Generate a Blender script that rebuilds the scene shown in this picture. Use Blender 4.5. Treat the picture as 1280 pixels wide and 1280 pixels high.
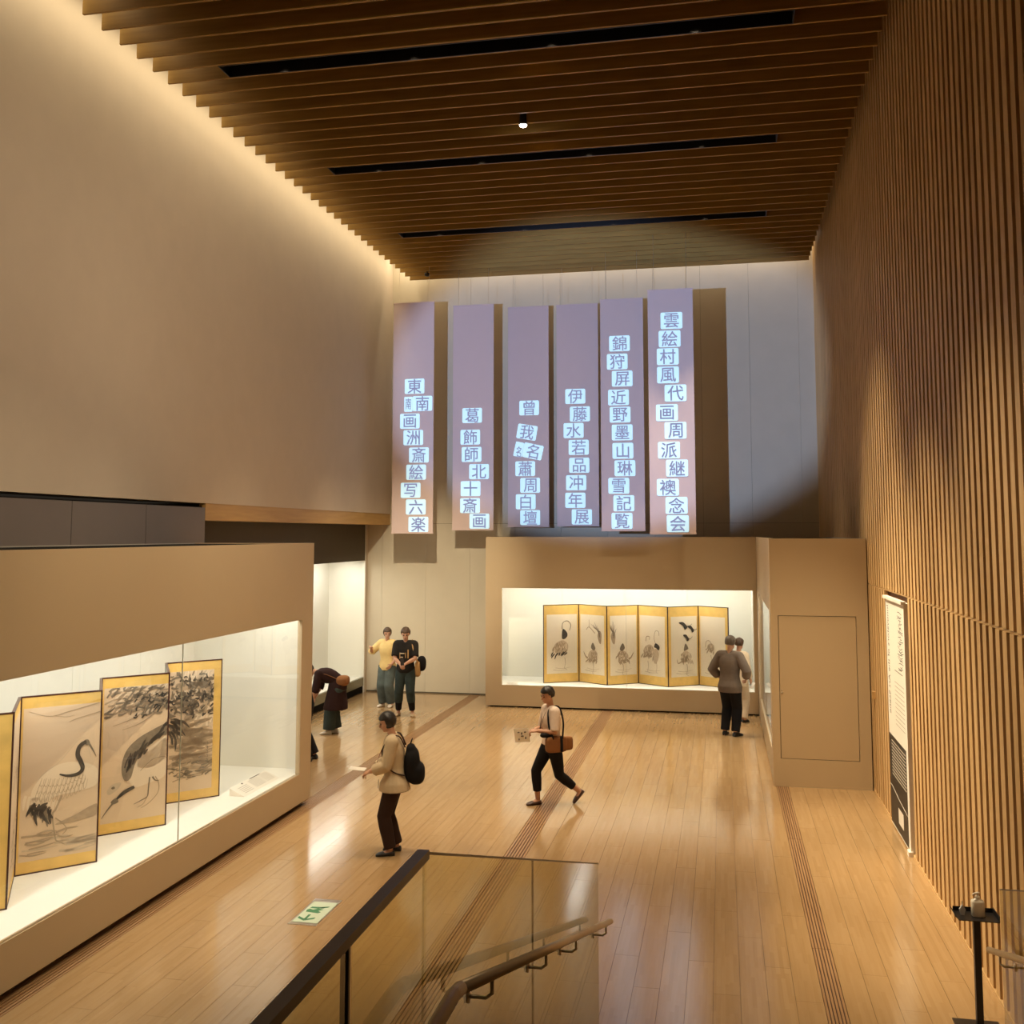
import bpy, bmesh, math, random
from mathutils import Vector, Matrix
random.seed(7)
for o in list(bpy.data.objects): bpy.data.objects.remove(o)
S = bpy.context.scene
C = S.collection
PI = math.pi

# ------------------------------------------------------------------ camera
cam = bpy.data.cameras.new('camera'); camo = bpy.data.objects.new('camera', cam); C.objects.link(camo)
camo.location = (0, 0, 3.6)
camo.rotation_euler = (math.radians(90 + 4.912), 0, math.radians(11.527))
cam.sensor_width = 36; cam.lens = 36; cam.shift_y = -83 / 1280; cam.clip_end = 200
S.camera = camo
# ------------------------------------------------------------------ world, exposure
w = bpy.data.worlds.new('world'); S.world = w; w.use_nodes = True
w.node_tree.nodes['Background'].inputs[0].default_value = (1.0, 0.80, 0.58, 1)
w.node_tree.nodes['Background'].inputs[1].default_value = 0.02
S.view_settings.view_transform = 'Standard'; S.view_settings.look = 'None'
S.view_settings.exposure = 0.0; S.view_settings.gamma = 1.0
S.view_settings.use_curve_mapping = False
# ------------------------------------------------------------------ lights
WARM = (1.0, 0.80, 0.54); NEUT = (1.0, 0.88, 0.70); CASE = (1.0, 0.975, 0.91)
def area(name, loc, tgt, sx, sy, P, col, spread=180):
    l = bpy.data.lights.new(name, 'AREA'); l.shape = 'RECTANGLE'; l.size = sx; l.size_y = sy
    l.energy = P; l.color = col; l.spread = math.radians(spread)
    o = bpy.data.objects.new(name, l); C.objects.link(o); o.location = loc
    d = Vector(tgt) - Vector(loc)
    z = -d.normalized()
    # keep the long side (local x) along the world axis that is perpendicular to the aim
    ax = Vector((0, 1, 0)) if sx_along_y(name) else Vector((1, 0, 0))
    y = z.cross(ax).normalized(); x = y.cross(z).normalized()
    o.rotation_euler = Matrix((x, y, z)).transposed().to_euler()
    return o
def sx_along_y(n): return n.endswith('_y')
def spot(name, loc, tgt, P, col, ang, blend=0.5, rad=0.05, scale=None):
    l = bpy.data.lights.new(name, 'SPOT'); l.energy = P; l.color = col
    l.spot_size = math.radians(ang); l.spot_blend = blend; l.shadow_soft_size = rad
    o = bpy.data.objects.new(name, l); C.objects.link(o); o.location = loc
    d = Vector(tgt) - Vector(loc); o.rotation_euler = d.to_track_quat('-Z', 'Y').to_euler()
    if scale: o.scale = scale
    return o
# cove lights above the louvre ends
area('cove_light_left_y', (-7.02, 12.6, 10.05), (-7.40, 12.6, 8.6), 20.0, 0.12, 170, (1.0, 0.84, 0.56))
area('cove_light_back_x', (-2.6, 22.42, 10.05), (-2.6, 22.66, 8.8), 9.6, 0.10, 52, (1.0, 0.84, 0.60))
# downlights hidden in the three dark ceiling channels
for ch_y, P in ((11.48, 640), (15.11, 850), (18.74, 1050)):
    for x in (-5.3, -3.6, -1.9, -0.2):
        spot('track_light', (x, ch_y, 9.71), (x, ch_y, 0), P, WARM, 50, 0.6, 0.03)
# ceiling spotlights over the stair end of the hall, with unseen fills added to brighten the left wall
for x in (-4.8, -2.4, 0.0):
    spot('hall_spotlight', (x, 4.0, 9.30), (x, 6.0, 0), 200, WARM, 80, 0.9, 0.06)
for ty, P in ((9.0, 720), (12.5, 880), (16.0, 900)):
    spot('wall_fill_light', (0.9, 6.0, 9.28), (-7.5, ty, 5.6), P, (1.0, 0.82, 0.60), 48, 1.0, 0.10)
# spotlights tucked between the louvres: slatted wall, text panel; case end lit from out of view
FG = lambda k: 9.85 + .363 * (k + .5)
spot('poster_spotlight', (-2.6, FG(9), 9.71), (2.04, 12.7, 1.1), 3700, (1.0, 0.84, 0.58), 30, 1.0, 0.05)
spot('wall_washer', (-2.4, FG(6), 9.71), (2.04, 10.6, 1.2), 4000, (1.0, 0.82, 0.54), 30, 1.0, 0.05)
spot('wall_washer', (-2.4, FG(-3), 9.6), (2.04, 8.3, 1.2), 2300, (1.0, 0.82, 0.54), 38, 1.0, 0.05)
spot('wall_washer', (-2.8, FG(13), 9.71), (2.04, 13.9, 2.6), 2200, (1.0, 0.82, 0.54), 40, 1.0, 0.05)
spot('case_end_spotlight', (-0.8, 8.4, 9.25), (1.35, 15.3, .7), 2000, (1.0, 0.80, 0.50), 24, 1.0, 0.05)
spot('case_fill_light', (-0.6, 7.6, 9.25), (-5.5, 9.4, 1.8), 1500, (1.0, 0.80, 0.52), 56, 1.0, 0.06)  # added out of view to light the left case front evenly
spot('far_wall_fill_light', (-3.2, 8.4, 9.25), (-6.5, 22.7, 1.9), 6400, (1.0, 0.86, 0.62), 20, 1.0, 0.08)  # unseen fill added to brighten the lower left of the back wall
# projector that throws bluish light; the characters on the banners are glowing meshes
spot('projector_light', (-4.75, 2.0, 4.3), (-2.4, 22.0, 6.9), 9500, (0.42, 0.60, 1.0), 30, 0.35, 0.03, (1.0, 0.70, 1.0))
# lamps inside the cases, behind their headers
area('case_lamp_y', (-5.85, 9.15, 2.90), (-6.25, 9.15, 0.4), 7.6, 0.22, 100, CASE)
area('case_lamp_x', (-2.1, 21.62, 2.90), (-2.1, 21.95, 0.4), 5.0, 0.22, 78, CASE)
area('case_lamp_wing_y', (1.00, 18.2, 2.90), (1.35, 18.2, 0.4), 5.0, 0.22, 65, CASE)
area('case_lamp_wall_y', (-8.35, 18.3, 3.0), (-8.6, 18.3, 0.4), 8.0, 0.22, 115, CASE)

# ------------------------------------------------------------------ materials
MATS = {}
def nodes(name):
    m = bpy.data.materials.new(name); m.use_nodes = True
    nt = m.node_tree; return m, nt, nt.nodes['Principled BSDF']
def mat(name, col, rough=0.6, metal=0.0, var=0.0, vscale=8.0, bump=0.0, bscale=60.0, emit=None, estr=0.0, spec=0.5, stretch=(1, 1, 1)):
    m, nt, b = nodes(name)
    b.inputs['Base Color'].default_value = (*col, 1); b.inputs['Roughness'].default_value = rough
    b.inputs['Metallic'].default_value = metal; b.inputs['Specular IOR Level'].default_value = spec
    if var or bump:
        g = nt.nodes.new('ShaderNodeNewGeometry'); mp = nt.nodes.new('ShaderNodeMapping')
        mp.inputs['Scale'].default_value = stretch; nt.links.new(g.outputs['Position'], mp.inputs['Vector'])
    if var:
        n = nt.nodes.new('ShaderNodeTexNoise'); n.inputs['Scale'].default_value = vscale; n.inputs['Detail'].default_value = 5
        nt.links.new(mp.outputs[0], n.inputs['Vector'])
        mx = nt.nodes.new('ShaderNodeMix'); mx.data_type = 'RGBA'
        mx.inputs['A'].default_value = (*[c * (1 - var) for c in col], 1)
        mx.inputs['B'].default_value = (*[min(1, c * (1 + var)) for c in col], 1)
        nt.links.new(n.outputs['Fac'], mx.inputs['Factor']); nt.links.new(mx.outputs['Result'], b.inputs['Base Color'])
    if bump:
        n2 = nt.nodes.new('ShaderNodeTexNoise'); n2.inputs['Scale'].default_value = bscale; n2.inputs['Detail'].default_value = 3
        nt.links.new(mp.outputs[0], n2.inputs['Vector'])
        bp = nt.nodes.new('ShaderNodeBump'); bp.inputs['Strength'].default_value = bump; bp.inputs['Distance'].default_value = 0.01
        nt.links.new(n2.outputs['Fac'], bp.inputs['Height']); nt.links.new(bp.outputs[0], b.inputs['Normal'])
    if emit:
        b.inputs['Emission Color'].default_value = (*emit, 1); b.inputs['Emission Strength'].default_value = estr
    MATS[name] = m; return m
def glass(name, tint, ior=1.45, rough=0.0):
    m = bpy.data.materials.new(name); m.use_nodes = True; nt = m.node_tree; nt.nodes.clear()
    out = nt.nodes.new('ShaderNodeOutputMaterial'); mix = nt.nodes.new('ShaderNodeMixShader')
    tr = nt.nodes.new('ShaderNodeBsdfTransparent'); gl = nt.nodes.new('ShaderNodeBsdfGlossy'); fr = nt.nodes.new('ShaderNodeFresnel')
    tr.inputs[0].default_value = (*tint, 1); gl.inputs['Roughness'].default_value = rough; fr.inputs['IOR'].default_value = ior
    g = nt.nodes.new('ShaderNodeNewGeometry')
    # both faces of the pane reflect as seen from outside, so back faces use the inverse index
    inv = nt.nodes.new('ShaderNodeMath'); inv.operation = 'SUBTRACT'; inv.inputs[0].default_value = 1.0
    nt.links.new(g.outputs['Backfacing'], inv.inputs[1])
    mu = nt.nodes.new('ShaderNodeMath'); mu.operation = 'MULTIPLY'
    nt.links.new(fr.outputs[0], mu.inputs[0]); nt.links.new(inv.outputs[0], mu.inputs[1])
    nt.links.new(mu.outputs[0], mix.inputs[0]); nt.links.new(tr.outputs[0], mix.inputs[1]); nt.links.new(gl.outputs[0], mix.inputs[2])
    nt.links.new(mix.outputs[0], out.inputs[0]); MATS[name] = m; return m
def wood_floor():
    m, nt, b = nodes('oak_floor'); N = nt.nodes.new; L = nt.links.new
    g = N('ShaderNodeNewGeometry'); sp = N('ShaderNodeSeparateXYZ'); L(g.outputs['Position'], sp.inputs[0])
    def mth(op, a, bb=None):
        n = N('ShaderNodeMath'); n.operation = op
        for i, v in enumerate((a, bb)):
            if v is None: continue
            if isinstance(v, (int, float)): n.inputs[i].default_value = v
            else: L(v, n.inputs[i])
        return n.outputs[0]
    sx = mth('FLOOR', mth('DIVIDE', sp.outputs['X'], 0.0343))
    wn = N('ShaderNodeTexWhiteNoise'); wn.noise_dimensions = '1D'; L(sx, wn.inputs['W'])
    sy = mth('FLOOR', mth('ADD', mth('DIVIDE', sp.outputs['Y'], 0.55), mth('MULTIPLY', wn.outputs['Value'], 7.0)))
    cb = N('ShaderNodeCombineXYZ'); L(sx, cb.inputs[0]); L(sy, cb.inputs[1])
    w2 = N('ShaderNodeTexWhiteNoise'); w2.noise_dimensions = '3D'; L(cb.outputs[0], w2.inputs['Vector'])
    mp = N('ShaderNodeMapping'); mp.inputs['Scale'].default_value = (40, 2.2, 1); L(g.outputs['Position'], mp.inputs['Vector'])
    gn = N('ShaderNodeTexNoise'); gn.inputs['Scale'].default_value = 1.0; gn.inputs['Detail'].default_value = 6; L(mp.outputs[0], gn.inputs['Vector'])
    oi = N('ShaderNodeObjectInfo')
    f = mth('ADD', mth('MULTIPLY', w2.outputs['Value'], 0.30), mth('ADD', mth('MULTIPLY', gn.outputs['Fac'], 0.45), mth('MULTIPLY', oi.outputs['Random'], 0.16)))
    cr = N('ShaderNodeValToRGB'); e = cr.color_ramp.elements
    e[0].position = 0.15; e[0].color = (0.370, 0.228, 0.102, 1); e[1].position = 0.95; e[1].color = (0.480, 0.318, 0.160, 1)
    x = e.new(0.55); x.color = (0.425, 0.272, 0.130, 1)
    L(f, cr.inputs[0]); L(cr.outputs[0], b.inputs['Base Color'])
    b.inputs['Roughness'].default_value = 0.16; b.inputs['Specular IOR Level'].default_value = 0.6
    b.inputs['Coat Weight'].default_value = 0.25; b.inputs['Coat Roughness'].default_value = 0.12
    MATS['oak_floor'] = m; return m
def wood(name, c0, c1, rough=0.5, scale=(6, 6, 6), spec=0.3):
    m, nt, b = nodes(name); N = nt.nodes.new; L = nt.links.new
    g = N('ShaderNodeNewGeometry'); mp = N('ShaderNodeMapping'); mp.inputs['Scale'].default_value = scale; L(g.outputs['Position'], mp.inputs['Vector'])
    n = N('ShaderNodeTexNoise'); n.inputs['Scale'].default_value = 1; n.inputs['Detail'].default_value = 6; L(mp.outputs[0], n.inputs['Vector'])
    oi = N('ShaderNodeObjectInfo'); mu = N('ShaderNodeMath'); mu.operation = 'MULTIPLY_ADD'; L(oi.outputs['Random'], mu.inputs[0]); mu.inputs[1].default_value = 0.3; L(n.outputs['Fac'], mu.inputs[2])
    cr = N('ShaderNodeValToRGB'); e = cr.color_ramp.elements; e[0].position = 0.35; e[0].color = (*c0, 1); e[1].position = 0.95; e[1].color = (*c1, 1)
    L(mu.outputs[0], cr.inputs[0]); L(cr.outputs[0], b.inputs['Base Color']); b.inputs['Roughness'].default_value = rough; b.inputs['Specular IOR Level'].default_value = spec
    MATS[name] = m; return m
wood_floor()
wood('fin_wood', (0.27, 0.150, 0.030), (0.40, 0.235, 0.055), 0.5, (1.5, 20, 20))
wood('slat_wood', (0.50, 0.31, 0.130), (0.68, 0.45, 0.215), 0.55, (25, 25, 1.2))
wood('beam_wood', (0.46, 0.27, 0.090), (0.58, 0.36, 0.13), 0.5, (20, 1.5, 20))
mat('slat_back', (0.13, 0.050, 0.013), 0.7, var=0.15)
mat('wall_fabric', (0.60, 0.50, 0.385), 0.9, var=0.05, vscale=3, bump=0.15, bscale=180, spec=0.2)
mat('wall_back', (0.57, 0.50, 0.38), 0.9, var=0.05, vscale=3, bump=0.12, bscale=180, spec=0.2)
mat('case_paint', (0.55, 0.425, 0.27), 0.55, var=0.03, vscale=2, bump=0.03, bscale=200, spec=0.35)
mat('case_white', (0.80, 0.77, 0.68), 0.85, var=0.02, vscale=4)
mat('deck_white', (0.84, 0.82, 0.75), 0.8, var=0.02, vscale=4)
mat('grey_panel', (0.20, 0.165, 0.145), 0.5, var=0.06, vscale=3, spec=0.4)
mat('black_matte', (0.008, 0.007, 0.006), 0.9, spec=0.1)
mat('black_metal', (0.014, 0.012, 0.012), 0.4, spec=0.5)
mat('dark_panel', (0.075, 0.058, 0.034), 0.7, var=0.1)
mat('ceiling_dark', (0.035, 0.022, 0.012), 0.9)
mat('joint_brown', (0.13, 0.065, 0.028), 0.6)
mat('slot_dark', (0.035, 0.012, 0.010), 0.6)
wood('strip_wood', (0.300, 0.165, 0.075), (0.400, 0.235, 0.115), 0.35, (30, 2, 10))
mat('steel', (0.62, 0.55, 0.45), 0.28, 1.0)
mat('rail_tan', (0.50, 0.38, 0.24), 0.32, 0.35)
mat('cap_dark', (0.055, 0.032, 0.022), 0.4)
mat('lamp_white', (1, 1, 1), 0.5, emit=(1.0, 0.93, 0.80), estr=6)
mat('lens', (1, 1, 1), 0.5, emit=(1.0, 0.95, 0.88), estr=30)
mat('gold', (0.82, 0.54, 0.15), 0.5, 0.10, var=0.15, vscale=9, spec=0.6)
mat('lacquer', (0.050, 0.012, 0.012), 0.3)
mat('silk', (0.72, 0.55, 0.37), 0.85, var=0.03, vscale=6)
mat('paper', (0.84, 0.74, 0.57), 0.85, var=0.03, vscale=6)
mat('screen_back', (0.45, 0.44, 0.40), 0.8, var=0.25, vscale=30)
mat('ink_dark', (0.060, 0.052, 0.042), 0.9, var=0.3, vscale=25)
mat('ink_mid', (0.230, 0.185, 0.130), 0.9, var=0.35, vscale=25)
mat('ink_light', (0.450, 0.340, 0.225), 0.9, var=0.2, vscale=25)
mat('ink_pale', (0.60, 0.48, 0.34), 0.9, var=0.12, vscale=20)
mat('white_wash', (0.80, 0.66, 0.48), 0.9)
mat('banner_cloth', (0.66, 0.52, 0.50), 0.9, var=0.02, vscale=5)
mat('tile_glow', (0.5, 0.6, 0.65), 0.9, emit=(0.50, 0.86, 1.0), estr=0.72)  # emission stands in for projected light on the cloth
mat('glyph', (0.40, 0.36, 0.46), 0.9, emit=(0.36, 0.40, 0.58), estr=0.42)  # dimmer emission, also in place of projected light
mat('poster_white', (0.84, 0.79, 0.70), 0.7)
mat('poster_black', (0.020, 0.016, 0.012), 0.5)
mat('print_grey', (0.42, 0.39, 0.34), 0.8)
mat('print_dark', (0.09, 0.085, 0.08), 0.8)
mat('sign_green', (0.040, 0.22, 0.085), 0.4)
mat('sign_white', (0.58, 0.68, 0.52), 0.3, emit=(0.6, 0.75, 0.55), estr=0.02)
mat('bottle_white', (0.80, 0.74, 0.62), 0.35)
mat('clear_plastic', (0.55, 0.55, 0.55), 0.1)
mat('skin', (0.56, 0.31, 0.20), 0.55, spec=0.35)
mat('hair_black', (0.018, 0.014, 0.012), 0.45)
mat('hair_brown', (0.075, 0.042, 0.022), 0.5)
mat('hair_grey', (0.13, 0.105, 0.085), 0.5)
mat('eye_dark', (0.02, 0.015, 0.012), 0.2)
mat('lip', (0.42, 0.16, 0.12), 0.5)
def cloth(name, col, var=0.14, vs=14): return mat(name, col, 0.9, var=var, vscale=vs, bump=0.25, bscale=22, spec=0.2)
cloth('c_beige', (0.56, 0.44, 0.29)); cloth('c_darkbrown', (0.035, 0.018, 0.013)); cloth('c_black', (0.012, 0.011, 0.012))
cloth('c_white', (0.72, 0.58, 0.47)); cloth('c_grey', (0.155, 0.120, 0.095)); cloth('c_cream', (0.68, 0.56, 0.40))
cloth('c_teal_jean', (0.040, 0.055, 0.052), 0.5, 7); cloth('c_blue_jean', (0.105, 0.130, 0.125), 0.5, 7)
cloth('c_yellow', (0.74, 0.55, 0.24)); cloth('c_plum', (0.030, 0.013, 0.012)); cloth('c_blacktee', (0.020, 0.017, 0.015))
cloth('c_tan', (0.46, 0.28, 0.12)); cloth('c_leather', (0.26, 0.115, 0.045)); cloth('c_red', (0.22, 0.035, 0.03))
mat('shoe_black', (0.012, 0.010, 0.010), 0.4); mat('shoe_white', (0.72, 0.64, 0.52), 0.6); mat('shoe_beige', (0.48, 0.34, 0.19), 0.6)
mat('shoe_brown', (0.055, 0.022, 0.014), 0.4)
mat('phone_dark', (0.05, 0.05, 0.06), 0.2)
glass('case_glass', (0.985, 0.99, 0.975)); glass('rail_glass', (0.82, 0.80, 0.62), 1.60)

# ------------------------------------------------------------------ mesh helpers
class MB:
    def __init__(s): s.v = []; s.f = []
    def box(s, x0, x1, y0, y1, z0, z1):
        if x1 < x0: x0, x1 = x1, x0
        if y1 < y0: y0, y1 = y1, y0
        if z1 < z0: z0, z1 = z1, z0
        n = len(s.v)
        s.v += [(x0, y0, z0), (x1, y0, z0), (x1, y1, z0), (x0, y1, z0), (x0, y0, z1), (x1, y0, z1), (x1, y1, z1), (x0, y1, z1)]
        s.f += [tuple(n + i for i in q) for q in ((0, 3, 2, 1), (4, 5, 6, 7), (0, 1, 5, 4), (1, 2, 6, 5), (2, 3, 7, 6), (3, 0, 4, 7))]
        return s
    def poly(s, pts):
        n = len(s.v); s.v += [tuple(p) for p in pts]; s.f.append(tuple(range(n, n + len(pts)))); return s
    def prism(s, pts, d):
        """closed polygon pts extruded along vector d"""
        n = len(s.v); k = len(pts); d = Vector(d)
        s.v += [tuple(p) for p in pts] + [tuple(Vector(p) + d) for p in pts]
        s.f.append(tuple(range(n + k - 1, n - 1, -1))); s.f.append(tuple(range(n + k, n + 2 * k)))
        for i in range(k):
            j = (i + 1) % k; s.f.append((n + i, n + j, n + k + j, n + k + i))
        return s
    def rings(s, rings, cap=True):
        n0 = len(s.v); k = len(rings[0])
        for r in rings: s.v += [tuple(p) for p in r]
        for i in range(len(rings) - 1):
            for j in range(k):
                a = n0 + i * k + j; b = n0 + i * k + (j + 1) % k
                s.f.append((a, b, b + k, a + k))
        if cap:
            s.f.append(tuple(n0 + j for j in range(k - 1, -1, -1)))
            e = n0 + (len(rings) - 1) * k; s.f.append(tuple(e + j for j in range(k)))
        return s
    def tube(s, pts, rad, n=10, flat=1.0, upv=None, roundcap=False):
        pts = [Vector(p) for p in pts]
        if not hasattr(rad, '__len__'): rad = [rad] * len(pts)
        if roundcap:
            d0 = (pts[0] - pts[1]).normalized(); d1 = (pts[-1] - pts[-2]).normalized()
            pts = [pts[0] + d0 * rad[0] * .8, pts[0] + d0 * rad[0] * .45] + pts + [pts[-1] + d1 * rad[-1] * .45, pts[-1] + d1 * rad[-1] * .8]
            rad = [rad[0] * .45, rad[0] * .85] + list(rad) + [rad[-1] * .85, rad[-1] * .45]
        rs = []; u = None
        for i, p in enumerate(pts):
            t = (pts[min(i + 1, len(pts) - 1)] - pts[max(i - 1, 0)]).normalized()
            if u is None:
                h = Vector(upv) if upv else (Vector((0, 0, 1)) if abs(t.z) < .9 else Vector((0, 1, 0)))
                u = (h - t * h.dot(t)).normalized()
            else: u = (u - t * u.dot(t)).normalized()
            vv = t.cross(u)
            rs.append([p + (u * math.cos(a) * flat + vv * math.sin(a)) * rad[i] for a in [2 * PI * q / n for q in range(n)]])
        return s.rings(rs)
    def ell(s, c, r, n=14, m=10, rot=None):
        c = Vector(c); rs = []
        for i in range(m + 1):
            ph = PI * (0.02 + .96 * i / m); z = -math.cos(ph); q = math.sin(ph); ring = []
            for j in range(n):
                a = 2 * PI * j / n; p = Vector((q * math.cos(a) * r[0], q * math.sin(a) * r[1], z * r[2]))
                ring.append(c + (rot @ p if rot else p))
            rs.append(ring)
        return s.rings(rs)
    def lathe(s, c, prof, n=16):
        return s.rings([[(c[0] + r * math.cos(2 * PI * j / n), c[1] + r * math.sin(2 * PI * j / n), c[2] + z) for j in range(n)] for r, z in prof])
    def mesh(s, name, m, smooth=False):
        me = bpy.data.meshes.new(name); me.from_pydata(s.v, [], s.f)
        me.materials.append(MATS[m] if isinstance(m, str) else m)
        bm = bmesh.new(); bm.from_mesh(me); bmesh.ops.recalc_face_normals(bm, faces=bm.faces); bm.to_mesh(me); bm.free()
        if smooth: me.polygons.foreach_set('use_smooth', [True] * len(me.polygons))
        return me
    def build(s, name, m, parent=None, smooth=False):
        return link(name, s.mesh(name, m, smooth), parent)
def link(name, me, parent=None):
    o = bpy.data.objects.new(name, me); C.objects.link(o)
    if parent is not None:
        o.parent = parent
        if parent.type == 'EMPTY' and parent.get('w'):
            o.matrix_parent_inverse = Matrix.Translation(-parent.location)
    return o
def thing(name, label, cat, loc=(0, 0, 0), rz=0, group=None, world=True):
    o = bpy.data.objects.new(name, None); C.objects.link(o); o.location = loc; o.rotation_euler[2] = rz
    o.empty_display_size = .1
    tag(o, label, cat, group)
    if world: o['w'] = 1
    return o
def tag(o, label, cat, group=None):
    o['label'] = label; o['category'] = cat
    if group: o['group'] = group
    return o
def struct(o, label=None):
    o['kind'] = 'structure'
    if label: o['label'] = label
    return o
def unit_mesh(name, m, b=None):
    mb = MB(); mb.box(*(b or (0, 1, 0, 1, 0, 1))); return mb.mesh(name, m)
def text_mesh(name, body, size, m, bold=0.0, space=1.0):
    cu = bpy.data.curves.new(name, 'FONT'); cu.body = body; cu.size = size; cu.align_x = 'CENTER'; cu.align_y = 'CENTER'
    cu.offset = bold; cu.resolution_u = 3; cu.space_character = space
    o = bpy.data.objects.new(name, cu); C.objects.link(o)
    bpy.context.view_layer.update()
    me = bpy.data.meshes.new_from_object(o.evaluated_get(bpy.context.evaluated_depsgraph_get()))
    bpy.data.objects.remove(o); bpy.data.curves.remove(cu)
    me.materials.clear(); me.materials.append(MATS[m])
    return me
# ================================================================== the room
XL, XR, YB, ZC = -7.50, 2.04, 22.75, 9.40
Y0 = -3.0
STRIPS = [(-5.58, -5.34), (-2.455, -2.215), (0.71, 0.87)]
# ---- floor: base and oak planks
fl = struct(MB().box(-9.1, 2.3, Y0, YB + .2, -.30, -.02).build('floor', 'joint_brown'))
plank_me = unit_mesh('plank', 'oak_floor', (0, 1, 0, 1, -.02, 0))
PV = Vector((camo.location))
yaw, pit = math.radians(11.527), math.radians(4.912)
FW = Vector((-math.sin(yaw) * math.cos(pit), math.cos(yaw) * math.cos(pit), math.sin(pit))); RT = Vector((math.cos(yaw), math.sin(yaw), 0)); UP = RT.cross(FW)
def in_view(p):
    v = Vector(p) - PV; d = v.dot(FW)
    if d < .5: return False
    x = 640 + 1280 * v.dot(RT) / d; y = 557 - 1280 * v.dot(UP) / d
    return -40 < x < 1320 and -40 < y < 1320
planks = []
SEG = [(-9.05, -5.58, 17), (-5.34, -2.455, 14), (-2.215, 0.71, 14), (0.87, 2.06, 6)]
PLEN = 1.82
ci = 0
for a, b, n in SEG:
    wd = (b - a) / n
    for i in range(n):
        y = Y0 - (0.0, .61, 1.21)[ci % 3]; ci += 1
        while y < YB:
            ya, yb = max(y, Y0), min(y + PLEN, YB)
            if yb - ya > .05: planks.append((a + i * wd, wd, ya, yb - ya))
            y += PLEN
def hidden(x, wd, y, l):
    return x + wd < -5.5 and y + l < 13.3 or (x > .67 and y > 15.46) or (y > 21.3 and x > -4.9) or x < -8.1
vis = [p for p in planks if not hidden(*p) and in_view((p[0] + p[1] / 2, p[2] + p[3] / 2, 0))]
vis.sort(key=lambda p: p[2]); near = set(vis[:300])
G = .0012
for p in vis[:300]:
    o = link('plank', plank_me, fl); o.location = (p[0] + G, p[2] + G, 0); o.scale = (p[1] - 2 * G, p[3] - 2 * G, 1)
mb = MB()
for p in planks:
    if p not in near: mb.box(p[0] + .0005, p[0] + p[1] - .0005, p[2] + .0005, p[2] + p[3] - .0005, -.02, 0)
mb.build('plank_field', 'oak_floor', fl)['kind'] = 'stuff'
# ---- slotted strips let into the floor
for k, (a, b) in enumerate(STRIPS):
    t = struct(MB().box(a, b, 3.0, YB, -.02, -.012).build('trim_%d' % (k + 1), 'slot_dark'), 'slotted strip of narrow bars let into the wooden floor')
    n = 7 if k < 2 else 6; wd = (b - a) / n
    seg = MB().box(0, wd * .70, 0, 3.28, -.012, -.001).mesh('strip_bar', 'strip_wood')
    for i in range(n):
        for j in range(6):
            o = link('bar', seg, t); o.location = (a + wd * (i + .15), 3.04 + j * 3.285, 0)
# ---- left wall: upper wall, wooden fascia, grey panels
wl = struct(MB().box(XL - .5, XL, Y0, YB, 4.05, 10.3).build('wall_left', 'wall_fabric'))
struct(MB().box(XL - .46, XL - .012, 14.03, YB, 3.80, 4.05).build('trim_4', 'beam_wood'), 'wooden beam under the upper left wall')
wl2 = struct(MB().box(XL - .40, XL - .06, Y0, 14.02, 0, 4.0).build('wall_lower_left', 'black_matte'))
gp = MB().box(-.05, 0, 0, 1.585, .02, 3.985).mesh('wall_panel', 'grey_panel')
for i in range(9):
    o = link('panel', gp, wl2); o.location = (XL - .012, 14.03 - 1.6 * (i + 1) + .007, 0)
# ---- back wall with tall fabric panels
wb = struct(MB().box(-9.2, 2.3, YB + .02, YB + .3, 0, 10.3).build('wall_back', 'black_matte'))
pw = 1.045; x = -6.65 - 2 * pw
pm1 = MB().box(.002, pw - .002, -.03, 0.03, 3.83, 10.25).mesh('wall_panel', 'wall_back')
pm2 = MB().box(.002, pw - .002, -.03, 0.03, .03, 3.825).mesh('wall_panel', 'wall_back')
while x < 2.0:
    for me in (pm1, pm2):
        o = link('panel', me, wb); o.location = (x, YB, 0)
        if x + pw > 2.1: o.scale = ((2.1 - x) / pw, 1, 1)
    x += pw
struct(MB().box(-8.05, -4.92, YB - .035, YB - .028, 0, .03).build('baseboard_back', 'dark_panel'))
# ---- right wall of vertical slats in two tiers
wr = struct(MB().box(XR + .05, XR + .3, Y0, YB, 0, 10.3).build('wall_right', 'slat_back'))
SW, SP = .115, .2
low = MB().box(-.052, .002, 0, SW, .03, 2.875).mesh('slat', 'slat_wood')
upp = MB().box(-.052, .002, 0, SW, 2.90, 10.2).mesh('slat', 'slat_wood')
y = 2.2
while y < YB - SW:
    for me in (low, upp):
        if me is low and (12.40 < y + SW and y < 13.80): continue
        o = link('slat', me, wr); o.location = (XR + .052, y, 0)
    y += SP
struct(MB().box(XR - .004, XR + .05, 2.0, YB, 0, .028).build('baseboard_right', 'slat_wood'))
struct(MB().box(XR + .01, XR + .05, 2.0, YB, 2.877, 2.895).build('trim_5', 'slat_wood'), 'thin ledge between the two tiers of slats')
# ---- rear wall behind the viewer and dark slab over the louvres
struct(MB().box(-9.2, 2.3, Y0 - .2, Y0, 0, 10.3).build('wall_rear', 'wall_fabric'))
ce = struct(MB().box(-9.2, 2.4, Y0 - .2, YB + .3, 10.3, 10.5).build('ceiling', 'ceiling_dark'))
FX0, FX1, FP, FB = -6.92, 1.92, .363, 9.85
fin = MB().box(FX0, FX1, -.016, .016, ZC, ZC + .36).mesh('fin', 'fin_wood')
for k in range(-22, 35):
    o = link('fin', fin, ce); o.location = (0, FB + FP * k, 0)
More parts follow.
